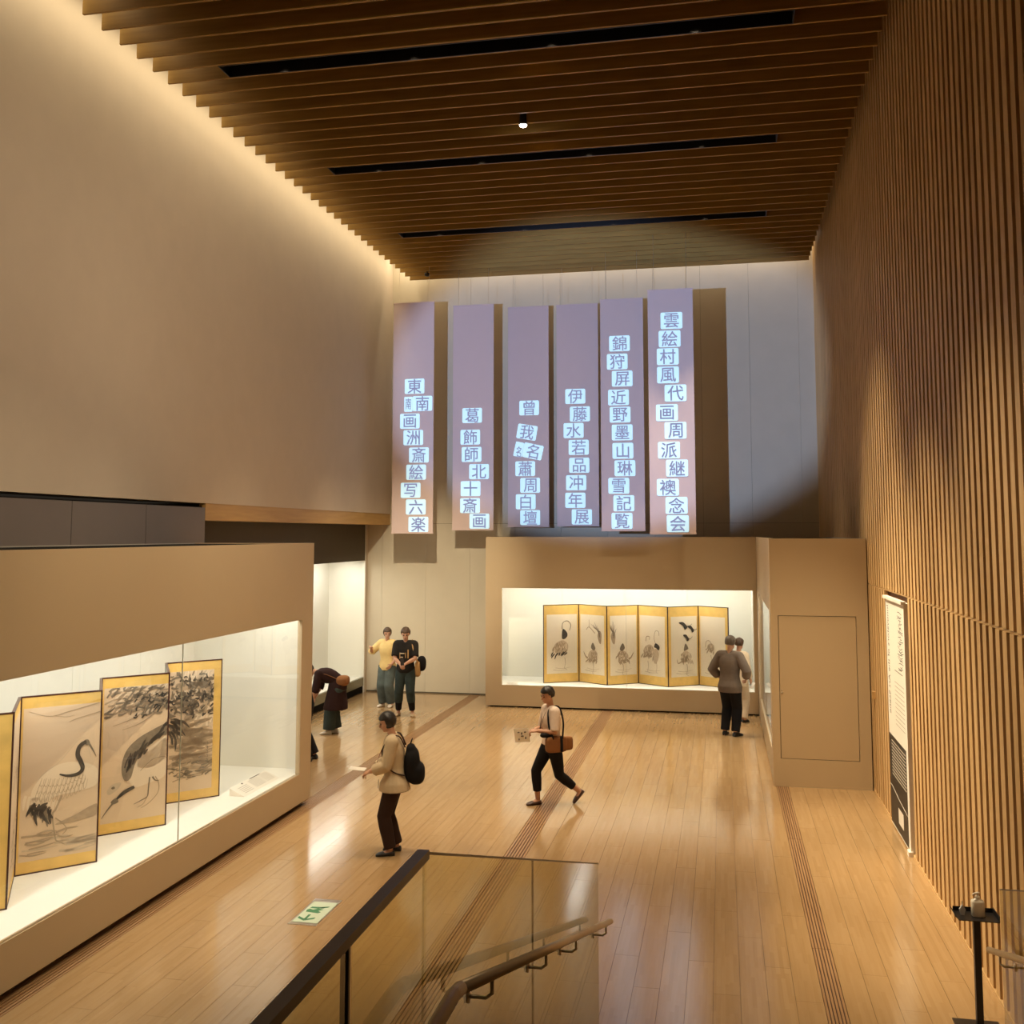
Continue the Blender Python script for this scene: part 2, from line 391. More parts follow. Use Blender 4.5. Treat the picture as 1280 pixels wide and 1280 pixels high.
# dark channels that hold the track lights
for i, k in enumerate((4, 14, 24)):
    a = FB + FP * k + .02; b = FB + FP * (k + 1) - .02
    t = thing('light_channel', ['black recessed track channel in the louvred ceiling, second slot from the back wall', 'black recessed track channel in the louvred ceiling, farthest from the back wall',
              'black recessed track channel in the louvred ceiling, nearest to the back wall'][(1, 0, 2)[i]], 'light channel', (-2.6, (a + b) / 2, ZC), group='ceiling light channels')
    x0, x1 = -6.05, .90
    MB().box(x0, x1, a, a + .012, ZC - .004, ZC + .36).build('side_plate', 'black_metal', t)
    MB().box(x0, x1, b - .012, b, ZC - .004, ZC + .36).build('side_plate', 'black_metal', t)
    MB().box(x0, x1, a + .012, b - .012, ZC + .345, ZC + .36).build('top_plate', 'black_metal', t)
    for xx in (x0, x1 - .012): MB().box(xx, xx + .012, a + .012, b - .012, ZC - .004, ZC + .345).build('end_plate', 'black_metal', t)
    MB().box(x0 + .012, x1 - .012, (a + b) / 2 + .05, (a + b) / 2 + .08, ZC + .31, ZC + .345).build('track', 'black_metal', t)
# small bright downlight between the fins and a small black fixture at the far corner
t = thing('ceiling_downlight', 'small bright downlight glowing between the ceiling louvres', 'ceiling light', (-2.66, 13.84, ZC - .05))
MB().lathe((-2.66, 13.84, ZC - .02), [(.03, .30), (.045, .28), (.055, .06), (.06, 0)]).build('housing', 'black_metal', t, True)
MB().lathe((-2.66, 13.84, ZC - .028), [(.015, -.028), (.045, -.012), (.054, .004), (.03, .007)]).build('lens', 'lens', t, True)
t = thing('ceiling_fixture', 'tiny black fixture under the louvres near the back wall', 'ceiling light', (-6.35, 21.65, ZC - .06))
MB().lathe((-6.35, 21.65, ZC - .07), [(.03, 0), (.06, .02), (.06, .07), (.03, .075)]).build('body', 'black_metal', t, True)
MB().lathe((-6.35, 21.65, ZC), [(.012, 0), (.012, .3)]).build('stem', 'black_metal', t, True)

# ================================================================== display cases
def make_case(name, label, base, F, a0, a1, depth, w0, w1, joints, door=None, zt=3.50, zw0=.45, zw1=2.46, kh=.07, glassname='case_glass'):
    """F(a, n, z) maps along / inward / height into the room"""
    t = thing(name, label, 'display case', base)
    def bx(part, m, A0, A1, n0, n1, z0, z1, parent=None):
        p = F(A0, n0, z0); q = F(A1, n1, z1)
        return MB().box(p[0], q[0], p[1], q[1], z0, z1).build(part, m, parent or t)
    T = .06
    bx('header', 'case_paint', a0, a1, 0, T, zw1, zt)
    bx('plinth', 'case_paint', a0, a1, 0, T, kh, zw0)
    bx('post', 'case_paint', a0, w0, 0, T, zw0, zw1); bx('post', 'case_paint', w1, a1, 0, T, zw0, zw1)
    bx('kick', 'black_matte', a0 + .08, a1 - .08, .10, .16, 0, kh)
    for (A, B, isdoor) in ((a0, a0 + T, door == 'a0'), (a1 - T, a1, door == 'a1')):
        if not isdoor: bx('end_panel', 'case_paint', A, B, T, depth, kh, zt)
        else:
            d0, d1, z0, z1 = .105, 1.19, .39, 2.42; g = .008
            bx('end_panel', 'case_paint', A, B, T, d0, .0, zt); bx('end_panel', 'case_paint', A, B, d1, depth, .0, zt)
            bx('end_panel', 'case_paint', A, B, d0, d1, .0, z0); bx('end_panel', 'case_paint', A, B, d0, d1, z1, zt)
            bx('end_panel', 'case_paint', A, B, 0, T, .0, kh)
            dr = bx('door', 'case_paint', A + .004, B, d0 + g, d1 - g, z0 + g, z1 - g)
            bx('door_backing', 'black_matte', B, B + .01, d0 - .02, d1 + .02, z0 - .02, z1 + .02)
            c = F(A - .006, d0 + .035, 1.32); MB().ell(c, (.018, .018, .018)).build('knob', 'steel', dr, True)
            c = F(A - .006, d0 + .035, 1.36); MB().ell(c, (.009, .009, .012)).build('keyhole', 'steel', dr, True)
            for zz in (.62, 2.2):
                p = F(A - .004, d1 - .012, zz); MB().box(p[0] - .006, p[0] + .006, p[1] - .005, p[1] + .02, zz - .07, zz + .07).build('hinge', 'case_paint', dr)
    m = max(1, round((a1 - a0 - 2 * T) / 1.5)); wd = (a1 - a0 - 2 * T) / m
    for i in range(m):
        bx('back_panel', 'case_white', a0 + T + wd * i + .002, a0 + T + wd * (i + 1) - .002, depth - .05, depth, zw0 - .05, 3.1)
    bx('back_board', 'print_grey', a0 + T, a1 - T, depth, depth + .012, .07, zt)
    bx('deck', 'deck_white', a0 + T, a1 - T, T, depth - .05, zw0 - .04, zw0)
    bx('inner_side', 'case_white', a0 + T, a0 + T + .02, T, depth - .05, zw0, 3.1)
    bx('inner_side', 'case_white', a1 - T - .02, a1 - T, T, depth - .05, zw0, 3.1)
    bx('inner_ceiling', 'case_white', a0 + T, a1 - T, T, depth - .05, 3.08, 3.1)
    bx('inner_lining', 'case_white', a0 + T, a1 - T, T, T + .012, zw1 + .02, 3.08)
    bx('roof', 'black_matte', a0 + T, a1 - T, T, depth, zt - .03, zt - .012)
    js = [w0] + joints + [w1]
    for i in range(len(js) - 1):
        bx('pane', glassname, js[i] + .0015, js[i + 1] - .0015, .018, .030, zw0 + .002, zw1 - .002)
        if i: bx('pane_seal', 'sealant', js[i] - .0015, js[i] + .0015, .018, .030, zw0 + .002, zw1 - .002)
    bx('glass_channel', 'steel', w0, w1, .012, .036, zw0, zw0 + .006)
    return t
mat('sealant', (0.62, 0.64, 0.57), 0.3)
make_case('display_case', 'long beige display case with crane screen, standing along the left wall', (-5.485, 9.1, 0),
          lambda a, n, z: (-5.485 - n, a, z), 4.9, 13.30, 1.75, 5.3, 12.93, [6.85, 9.89], zt=3.47)
make_case('display_case', 'beige display case with golden six-panel bird screen against the back wall', (-2.1, 21.25, 0),
          lambda a, n, z: (a, 21.25 + n, z), -4.90, 0.668, 1.43, -4.555, 0.60, [-1.95], zt=3.53, kh=.03)
make_case('display_case', 'beige display case with flush access door, standing against the slatted wall', (.672, 18.6, 0),
          lambda a, n, z: (.672 + n, a, z), 15.46, 21.245, 1.35, 15.88, 20.45, [18.1], door='a0', zt=3.53, kh=.03)
# case built into the recess of the left wall
t = thing('wall_case', 'tall glazed wall case lit white in the recess under the wooden beam', 'display case', (-8.05, 18.3, 0))
MB().box(-8.12, -8.05, 14.05, 22.70, 2.985, 4.0).build('header', 'dark_panel', t)
MB().box(-8.12, -8.07, 14.05, 22.55, 0, .15).build('kick', 'black_matte', t)
mat('sill_green', (0.20, 0.19, 0.12), 0.12, spec=0.8)
MB().box(-8.12, -8.055, 14.05, 22.55, .15, .34).build('sill', 'sill_green', t)
MB().box(-8.95, -8.12, 14.05, 22.66, .30, .34).build('deck', 'deck_white', t)
for i in range(5):
    MB().box(-9.0, -8.95, 14.05 + 1.722 * i + .002, 14.05 + 1.722 * (i + 1) - .002, .3, 3.2).build('back_panel', 'case_white', t)
for yy in (14.05, 22.62): MB().box(-8.95, -8.12, yy, yy + .04, .34, 3.2).build('inner_side', 'case_white', t)
MB().box(-9.0, -8.12, 14.05, 22.66, 3.2, 3.22).build('inner_ceiling', 'case_white', t)
js = [14.05, 16.2, 18.35, 20.5, 22.55]
for i in range(4): MB().box(-8.085, -8.073, js[i] + .003, js[i + 1] - .003, .342, 2.983).build('pane', 'case_glass', t)
MB().box(-8.10, -8.045, 22.55, 22.585, 0, 3.8).build('end_post', 'case_white', t)
MB().box(-8.12, -8.045, 22.62, 22.715, 0, 3.8).build('end_post', 'wall_fabric', t)
MB().box(-8.11, -8.06, 22.585, 22.62, 0, 3.8).build('post_groove', 'cap_dark', t)
struct(MB().box(-9.2, -7.60, 14.00, 14.045, 0, 4.05).build('wall_recess', 'dark_panel'))

# ================================================================== folding screens
def catmull(pts, n=6, closed=False):
    out = []; k = len(pts)
    for i in range(k if closed else k - 1):
        P = [pts[(i + d) % k] if closed else pts[min(max(i + d, 0), k - 1)] for d in (-1, 0, 1, 2)]
        for j in range(n):
            t = j / n
            out.append(tuple(.5 * (2 * P[1][q] + (P[2][q] - P[0][q]) * t + (2 * P[0][q] - 5 * P[1][q] + 4 * P[2][q] - P[3][q]) * t * t + (3 * P[1][q] - P[0][q] - 3 * P[2][q] + P[3][q]) * t ** 3) for q in range(2)))
    if not closed: out.append(tuple(pts[-1]))
    return out
class Ink:
    """ink work on a sheet: (u, v) in metres from the sheet's lower left corner, clipped to the sheet"""
    def __init__(s, W, H): s.W, s.H = W, H; s.L = {}; s.sx = 1.0
    def _c(s, p): return (min(max(p[0] * s.sx, .002), s.W - .002), min(max(p[1], .002), s.H - .002))
    def blob(s, m, pts, smooth=True):
        q = catmull(pts, 5, True) if smooth else pts
        q = [s._c(p) for p in q]; r = [q[0]]
        for p in q[1:]:
            if abs(p[0] - r[-1][0]) + abs(p[1] - r[-1][1]) > .0012: r.append(p)
        if len(r) > 2: s.L.setdefault(m, []).append(r)
        return s
    def stroke(s, m, pts, w0, w1=None, mid=None):
        q = catmull(pts, 5); n = len(q); w1 = w0 if w1 is None else w1; a = []; b = []
        for i, p in enumerate(q):
            t = i / (n - 1); d = (q[min(i + 1, n - 1)][0] - q[max(i - 1, 0)][0], q[min(i + 1, n - 1)][1] - q[max(i - 1, 0)][1])
            L = math.hypot(*d) or 1; wv = (w0 + (w1 - w0) * t) / 2
            if mid: wv = (w0 * (1 - t) ** 2 + 2 * mid * t * (1 - t) + w1 * t * t) / 2
            a.append((p[0] - d[1] / L * wv, p[1] + d[0] / L * wv)); b.append((p[0] + d[1] / L * wv, p[1] - d[0] / L * wv))
        for i in range(n - 1):
            quad = [s._c(v) for v in (a[i], a[i + 1], b[i + 1], b[i])]
            s.L.setdefault(m, []).append(quad)
        return s
def screen_panel(t, P, Q, z0, z1, lacq, borders, sheet, art, inks):
    """one leaf from P to Q (xy of its lower corners seen from the front, left to right)"""
    P = Vector((P[0], P[1], 0)); Q = Vector((Q[0], Q[1], 0)); d = (Q - P); W = d.length; d.normalize(); n = Vector((d.y, -d.x, 0)); H = z1 - z0
    TH = .022
    def slab(part, m, u0, u1, v0, v1, h0, h1, parent):
        pts = [P + d * u0 + n * h0, P + d * u1 + n * h0, P + d * u1 + n * h1, P + d * u0 + n * h1]
        return MB().prism([(p.x, p.y, z0 + v0) for p in pts], (0, 0, v1 - v0)).build(part, m, parent)
    E = .012
    leaf = slab('panel', 'screen_back', .004, W - .004, .004, H - .004, -TH, -.004, t)
    slab('mount', 'gold', E, W - E, E, H - E, -.004, 0, leaf)
    if lacq:
        mb = MB()
        for (u0, u1, v0, v1) in ((0, W, 0, E), (0, W, H - E, H), (0, E, E, H - E), (W - E, W, E, H - E)):
            pts = [P + d * u0 - n * TH, P + d * u1 - n * TH, P + d * u1 + n * .004, P + d * u0 + n * .004]
            mb.prism([(p.x, p.y, z0 + v0) for p in pts], (0, 0, v1 - v0))
        mb.build('frame', 'lacquer', leaf)
    l, r, b, tp = borders
    slab('sheet', sheet, l, W - r, b, H - tp, 0, .0015, leaf)
    if art:
        ink = Ink(W - l - r, H - b - tp); art(ink)
        for k, (m, polys) in enumerate(ink.L.items()):
            mb = MB(); h = .0025 + .0012 * inks.index(m)
            for pl in polys:
                mb.poly([tuple(P + d * (l + u) + n * h + Vector((0, 0, z0 + b + v))) for u, v in pl])
            mb.build('ink_work', m, leaf)['kind'] = 'stuff'
    return leaf
INKS = ['ink_pale', 'white_wash', 'ink_light', 'ink_mid', 'ink_dark']
rnd = random.Random(3)
def scrub(k, m, x0, x1, y0, y1, n, L, ang, w, jit=.3):
    for _ in range(n):
        x = rnd.uniform(x0, x1); y = rnd.uniform(y0, y1); a = math.radians(ang) + rnd.uniform(-jit, jit); l = L * rnd.uniform(.5, 1.2)
        k.stroke(m, [(x, y), (x + math.cos(a) * l * .5, y + math.sin(a) * l * .5 + rnd.uniform(-.02, .02)), (x + math.cos(a) * l, y + math.sin(a) * l)], w * rnd.uniform(.5, 1), w * .2, w * rnd.uniform(.8, 1.6))
def art_standing(k):          # wading bird with a dark curved neck
    k.sx = .90; W, H = k.W / .9, k.H
    k.blob('white_wash', [(.10, .62), (.22, .78), (.40, .86), (.62, .84), (W - .01, .76), (W - .02, .62), (.56, .58), (.34, .56), (.16, .50)])
    scrub(k, 'ink_pale', .0, W * .9, .02, .18, 16, .34, 4, .022, .12); scrub(k, 'ink_light', .0, W * .5, .04, .30, 12, .30, 2, .018, .12)
    k.blob('ink_light', [(W * .45, .30), (W * .70, .36), (W - .01, .44), (W - .01, .34), (W * .7, .30)])
    for row in range(3):      # wing feathers
        for i in range(12 - row):
            x = .16 + i * .043 + .02 * row; y = .585 + .012 * i * .5 + .055 * row - .05 * math.sin(i * .27)
            k.stroke('ink_light', [(x, y + .05), (x - .018, y - .01), (x - .012, y - .05 + .015 * row), (x + .010, y - .02), (x + .022, y + .04)], .005, .003)
    for i in range(22):       # dark tail plumes fanned out
        a = math.radians(196 + i * 4.6 + rnd.uniform(-5, 5)); L = rnd.uniform(.10, .20); x = .17 + rnd.uniform(-.09, .14); y = .50 + rnd.uniform(-.04, .03) - .12 * (x - .15)
        k.stroke('ink_dark' if i % 3 else 'ink_mid', [(x, y), (x + math.cos(a) * L * .5, y + math.sin(a) * L * .45), (x + math.cos(a + .25) * L, y + math.sin(a + .25) * L)], .008, .003, .055)
    for i in range(9): k.stroke('white_wash', [(.05 + .04 * i, .60 - .01 * i), (.035 + .04 * i, .54 - .01 * i), (.03 + .042 * i, .47 - .005 * i)], .026, .010, .04)
    k.stroke('ink_dark', [(.37, .76), (.46, .735), (.56, .745), (.60, .79), (.575, .86), (.545, .92), (.555, .985), (.59, 1.02), (.63, 1.035)], .012, .030, .070)
    k.blob('ink_mid', [(.605, 1.05), (.645, 1.055), (.665, 1.02), (.64, 1.0), (.61, 1.015)])
    k.stroke('ink_mid', [(.66, 1.01), (.70, .95), (.735, .885)], .022, .004); k.stroke('ink_pale', [(.645, 1.0), (.665, .94), (.68, .88)], .007, .004)
    k.stroke('ink_pale', [(.10, .62), (.20, .77), (.36, .87), (.47, .98), (.55, 1.06), (.61, 1.08)], .006, .005)
    k.stroke('ink_light', [(.40, .56), (.345, .44), (.315, .39), (.345, .20), (.36, .15)], .022, .012); k.stroke('ink_light', [(.36, .15), (.42, .12), (.45, .10)], .010, .004)
    k.stroke('ink_light', [(.345, .36), (.42, .30), (.46, .24), (.42, .20)], .012, .006)
    k.stroke('ink_light', [(.05, 1.37), (.25, 1.31), (.45, 1.34), (W, 1.40)], .004, .009); k.stroke('ink_light', [(.30, 1.31), (.42, 1.29), (.50, 1.30)], .005, .003)
    k.stroke('ink_light', [(.45, 1.24), (.55, 1.27), (W, 1.31)], .004, .007)
def art_bending(k):           # bird bowing to the ground, dark wing
    W, H = k.W, k.H
    scrub(k, 'ink_light', 0, W, 1.10, 1.38, 60, .16, 20, .022, .5); scrub(k, 'ink_mid', .0, W, 1.08, 1.38, 75, .10, 25, .024, .8)
    scrub(k, 'ink_dark', .3, W, 1.05, 1.30, 22, .06, 40, .018, .9); scrub(k, 'white_wash', 0, W, 1.10, 1.38, 40, .14, 30, .018, .6)
    for a in ((.10, 1.0, .5), (.2, .95, .45), (.05, 1.1, .55)): k.stroke('ink_light', [(a[0], a[1]), (a[0] + .2, a[1] + .06), (a[0] + a[2], a[1] + .22)], .004, .014)
    k.blob('white_wash', [(.28, .46), (.38, .62), (.55, .74), (W, .80), (W, .44), (.50, .36), (.34, .34)])
    k.blob('ink_mid', [(.235, .42), (.20, .55), (.24, .72), (.36, .84), (.52, .92), (.66, .98), (W - .003, 1.02), (W - .003, .86), (.62, .84), (.46, .74), (.35, .60), (.30, .44)])
    for i in range(46):
        q = rnd.random(); x = .23 + q * .46; y = .50 + q * .45 + rnd.uniform(-.03, .06); a = math.radians(75 - 45 * q) + rnd.uniform(-.2, .2); L = rnd.uniform(.07, .15)
        k.stroke(('ink_dark', 'ink_mid', 'ink_dark', 'white_wash')[i % 4 if q > .4 else i % 3], [(x, y), (x + math.cos(a) * L * .5, y + math.sin(a) * L * .55), (x + math.cos(a) * L, y + math.sin(a) * L)], .010, .004, .045 if i % 4 < 3 else .02)
    k.blob('white_wash', [(.36, .56), (.46, .70), (.60, .80), (W, .83), (W, .62), (.5, .52)])
    k.stroke('ink_light', [(.40, .50), (.52, .60), (.64, .62), (W, .60)], .008, .006); k.stroke('ink_pale', [(.34, .36), (.5, .37), (W, .48)], .008, .006)
    k.stroke('ink_dark', [(.34, .34), (.24, .30), (.16, .24)], .030, .018, .055); k.blob('ink_mid', [(.15, .25), (.10, .215), (.13, .19), (.18, .21)])
    k.stroke('ink_mid', [(.12, .20), (.06, .13), (.01, .06)], .020, .005); k.blob('ink_pale', [(.06, .34), (.12, .40), (.20, .40), (.17, .34), (.08, .29)])
    k.blob('ink_mid', [(.10, .36), (.125, .375), (.14, .355), (.115, .345)])
    k.stroke('ink_mid', [(.50, .42), (.49, .30), (.48, .22), (.42, .19), (.34, .16)], .016, .006); k.stroke('ink_light', [(.56, .42), (.60, .34), (.59, .24), (.50, .15), (.42, .11)], .012, .006)
    k.stroke('ink_light', [(.48, .22), (.44, .15), (.38, .12)], .009, .004); k.stroke('ink_mid', [(.53, .42), (.56, .38), (.60, .37)], .02, .006)
def art_pine(k):              # snowy pine boughs over rocks
    W, H = k.W, k.H
    scrub(k, 'ink_pale', 0, W, .25, 1.36, 80, .20, 8, .035, .5)
    for _ in range(26):
        x = rnd.uniform(.02, W - .05); y = rnd.uniform(.82, 1.30); r = rnd.uniform(.03, .075)
        k.blob(rnd.choice(('ink_mid', 'ink_light', 'ink_light')), [(x + math.cos(q) * r * rnd.uniform(.5, 1.5), y + math.sin(q) * r * rnd.uniform(.4, 1.1)) for q in [2 * PI * j / 7 for j in range(7)]])
    scrub(k, 'ink_light', 0, W * .7, .28, .80, 70, .26, 6, .045, .35)
    scrub(k, 'ink_mid', .0, W, .90, 1.36, 130, .08, 35, .026, 1.4); scrub(k, 'ink_dark', .0, W * .95, .85, 1.34, 60, .06, 40, .022, 1.5)
    scrub(k, 'white_wash', 0, W, .40, 1.34, 60, .16, 55, .022, .7)
    k.stroke('white_wash', [(.02, 1.0), (.14, 1.2), (.30, 1.36)], .06, .03); k.stroke('white_wash', [(.38, .78), (.46, .95), (W, 1.25)], .05, .03)
    for i in range(26):       # tail of the bowing bird
        a = math.radians(rnd.uniform(-62, -8)); x = rnd.uniform(.0, .10); y = .84 + rnd.uniform(-.16, .03); L = rnd.uniform(.10, .25)
        k.stroke(('ink_dark', 'ink_dark', 'ink_mid', 'white_wash')[i % 4], [(x, y), (x + L * .5 * math.cos(a), y + L * .5 * math.sin(a)), (x + L * math.cos(a - .25), y + L * math.sin(a - .25))], .010, .004, .05)
    scrub(k, 'ink_mid', 0, W * .9, .15, .38, 34, .10, 12, .018, .4); scrub(k, 'ink_light', 0, W, .12, .60, 40, .18, 6, .018, .3)
    for i in range(5): k.stroke('ink_mid', [(W - .07, .55 - i * .05), (W - .055, .53 - i * .05), (W - .065, .515 - i * .05)], .012, .006)
def art_reed(k):
    scrub(k, 'ink_light', 0, k.W, .1, .5, 20, .2, 10, .02); scrub(k, 'ink_mid', 0, k.W, .7, 1.0, 12, .14, 60, .02)
ZD = .45
t = thing('folding_screen', 'gold-bordered folding screen with ink cranes inside the long left case', 'folding screen', (-6.2, 9.8, ZD))
A = [(-6.44, 7.36), (-5.947, 7.884), (-6.44, 8.62), (-5.948, 9.16), (-6.44, 9.90), (-5.965, 10.44), (-6.44, 11.20), (-5.985, 11.694)]
A = [(-5.945, 6.62)] + A
for i in range(len(A) - 1):
    P, Q = A[i], A[i + 1]; last = i == len(A) - 2
    front = Q[0] > P[0]
    art = {1: art_reed, 3: art_standing, 5: art_bending, 7: art_pine}.get(i)
    bd = (.03, .10 if last else .012, .115, .115)
    screen_panel(t, P, Q, ZD + .001, ZD + 1.63, True, bd if i != 1 else (.03, .30, .115, .115), 'silk', art if front else (art_reed if i != 0 else None), INKS)
# the six-leaf screen at the back
def bird(k, kind):
    W, H = k.W, k.H; c = W * .5
    def body(x, y, s, m1='ink_light', m2='ink_mid', flip=1):
        k.blob('ink_pale', [(x - .15 * s * flip, y - .02), (x - .10 * s * flip, y + .10 * s), (x + .04 * s * flip, y + .15 * s), (x + .14 * s * flip, y + .06 * s), (x + .10 * s * flip, y - .08 * s), (x - .03 * s, y - .13 * s)])
        for i in range(34):
            a = rnd.uniform(0, 2 * PI); q = math.sqrt(rnd.random()); px = x + math.cos(a) * q * .14 * s; py = y + .02 * s + math.sin(a) * q * .12 * s
            an = math.radians(250) + rnd.uniform(-.7, .7); L = rnd.uniform(.05, .10) * s
            k.stroke((m1, m1, 'white_wash', 'ink_pale')[i % 4], [(px, py), (px + math.cos(an) * L * .5, py + math.sin(an) * L * .5), (px + math.cos(an + .3) * L, py + math.sin(an + .3) * L)], .010, .004, .040)
        for i in range(9):
            px = x + (-.16 + .035 * i) * s * flip; py = y - .07 * s + rnd.uniform(-.03, .02); an = math.radians(270 - 30 * flip) + rnd.uniform(-.5, .5); L = rnd.uniform(.06, .12) * s
            k.stroke(m2, [(px, py), (px + math.cos(an) * L * .6, py + math.sin(an) * L * .5), (px + math.cos(an) * L, py + math.sin(an) * L)], .010, .004, .045)
    def legs(x, y): k.stroke('ink_light', [(x, y), (x + .015, y - .11), (x - .01, y - .22)], .012, .006); k.stroke('ink_light', [(x - .01, y - .22), (x + .05, y - .25)], .008, .004)
    if kind == 0:
        body(c - .02, .52, 1.15, 'ink_light', 'ink_dark'); k.blob('ink_dark', [(c, .74), (c + .02, .93), (c + .11, .86), (c + .12, .78), (c + .06, .72)])
        k.stroke('ink_mid', [(c + .0, .93), (c + .02, 1.06), (c + .12, 1.10), (c + .20, 1.02), (c + .17, .90)], .012, .014); legs(c + .06, .33)
    elif kind in (1, 2):
        f = 1 if kind == 1 else -1; x = c + .02 * f
        body(x, .38, .9, 'ink_light', 'ink_light', f); k.blob('ink_mid', [(x - .05 * f, .56), (x, .66), (x + .07 * f, .55), (x + .02 * f, .50)])
        bx = W * .82 if kind == 1 else W * .12
        k.blob('ink_light', [(bx - .06, .82), (bx, .92), (bx + .05, .84), (bx + .03, .66), (bx - .02, .68)])
        for q in range(7):
            a = math.radians(70 - 55 * f * (q / 6) * 1.2 if kind == 2 else 100 + 9 * q); L = .20 + .05 * (q % 3)
            k.stroke('ink_light' if q % 2 else 'ink_mid', [(bx, .78 + .02 * q), (bx + math.cos(a) * L, .78 + .02 * q + math.sin(a) * L)], .022, .006)
        k.stroke('ink_light', [(x - .14 * f, .33), (x - .2 * f, .36), (x - .26 * f, .46)], .05, .01); legs(x, .24)
        if kind == 1: k.stroke('ink_light', [(c - .16, .92), (c - .08, .98), (c + .08, .86)], .012, .02); k.stroke('ink_light', [(c - .08, .98), (c - .08, 1.14)], .014, .008)
    elif kind == 3:
        body(c - .09, .50, .95, 'ink_light', 'ink_light'); k.blob('ink_pale', [(c + .02, .50), (c + .10, .56), (c + .17, .44), (c + .10, .26), (c + .03, .30)])
        k.stroke('ink_light', [(c - .17, .70), (c - .15, .80), (c - .07, .80), (c - .08, .74)], .02, .01)
        k.blob('ink_dark', [(c + .05, .60), (c + .09, .68), (c + .19, .62), (c + .17, .54), (c + .10, .58)])
        k.stroke('ink_light', [(c + .08, .68), (c + .05, .80), (c + .09, .93), (c + .17, .92), (c + .18, .84)], .012, .012); legs(c - .12, .30); legs(c + .10, .30)
    elif kind == 4:
        body(c + .05, .40, .85, 'ink_light', 'ink_pale', -1); k.blob('ink_mid', [(c - .01, .54), (c + .03, .68), (c + .10, .58), (c + .04, .54)])
        for (x, y, s) in ((c + .02, 1.06, 1), (c + .20, .98, .8), (c + .08, .80, .7)):
            k.blob('ink_dark', [(x - .15 * s, y + .05), (x - .04 * s, y + .06), (x + .06 * s, y - .04), (x + .0 * s, y - .10 * s), (x - .04 * s, y - .02)]); k.stroke('ink_mid', [(x, y), (x + .1 * s, y - .03), (x + .18 * s, y + .02)], .02, .006)
        k.stroke('ink_light', [(c - .05, .32), (c - .15, .28), (c - .18, .36)], .03, .008); legs(c + .06, .26)
    else:
        k.stroke('ink_light', [(c - .18, .60), (c - .16, .72), (c - .08, .74), (c - .02, .66)], .012, .012); body(c - .05, .60, .6, 'ink_pale', 'ink_light'); legs(c - .05, .45)
    k.stroke('ink_light', [(c - .2, .08), (c - .05, .06), (c + .12, .075)], .008, .004); k.stroke('ink_pale', [(c - .15, .12), (c + .02, .10), (c + .2, .13)], .012, .005)
def six_screen(name, label, base, B, z0, kinds):
    t = thing(name, label, 'folding screen', base)
    for i in range(6):
        l, r = (.075, .045) if i % 2 == 0 else (.045, .075)
        screen_panel(t, B[i], B[i + 1], z0 + .001, z0 + 1.64, True, (l, r, .19, .21), 'paper', (lambda q: (lambda k: bird(k, q)))(kinds[i]), INKS)
    return t
B = [(-3.738, 21.66), (-3.035, 22.06), (-2.386, 21.63), (-1.77, 22.07), (-1.125, 21.63), (-.51, 22.07), (.10, 21.66)]
six_screen('folding_screen', 'golden six-panel folding screen with ink birds inside the back case', (-1.8, 21.85, ZD), B, ZD, (0, 1, 2, 3, 4, 5))
Bw = [(1.12, 20.75), (1.52, 20.02), (1.12, 19.32), (1.52, 18.62), (1.12, 17.92), (1.52, 17.22), (1.12, 16.5)]
six_screen('folding_screen', 'golden folding screen inside the case against the slatted wall, seen only as a reflection', (1.3, 18.6, ZD), Bw, ZD, (4, 0, 5, 3, 2, 1))
# caption boards
def caption(label, c, d, n, W, D, rows, z=ZD):
    t = thing('caption_board', label, 'caption board', (c[0], c[1], z))
    c = Vector((*c, 0)); d = Vector((*d, 0)).normalized(); n = Vector((*n, 0)).normalized(); h = D * .45
    f = lambda u, q, zz: tuple(c + d * u + n * q + Vector((0, 0, z + zz)))
    prof = [(0, .001), (D, .001), (0, h)]
    MB().prism([f(-W / 2, q, zz) for q, zz in prof], d * W).build('wedge', 'poster_white', t)
    sl = Vector((D, -h)).normalized(); nr = Vector((h, D)).normalized() * .002
    def patch(m, u0, u1, s0, s1):
        L = math.hypot(D, h); pts = []
        for u, s in ((u0, s0), (u1, s0), (u1, s1), (u0, s1)): pts.append(f(u, s * D + nr.x, h - s * h + nr.y))
        MB().poly(pts).build('print', m, t)
    for (m, u0, u1, s0, s1) in rows: patch(m, u0 * W, u1 * W, s0, s1)
rows = [('print_dark', .02, .30, .03, .08), ('print_dark', -.23, -.19, .06, .14)] + [('print_grey', -.08, .20, .15 + .1 * i, .18 + .1 * i) for i in range(7)] + [('print_grey', .24, .46, .15 + .1 * i, .175 + .1 * i) for i in range(7)] + [('print_grey', -.40, -.16, .28 + .12 * i, .31 + .12 * i) for i in range(5)]
caption('white sloping caption board with printed text at the end of the crane case', (-5.86, 12.20), (0, 1), (1, 0), .98, .20, rows)
caption('small white caption card in the corner of the back case', (-4.36, 21.42), (1, 0), (0, -1), .26, .08, [('print_grey', -.4, .4, .2 + .2 * i, .26 + .2 * i) for i in range(4)])
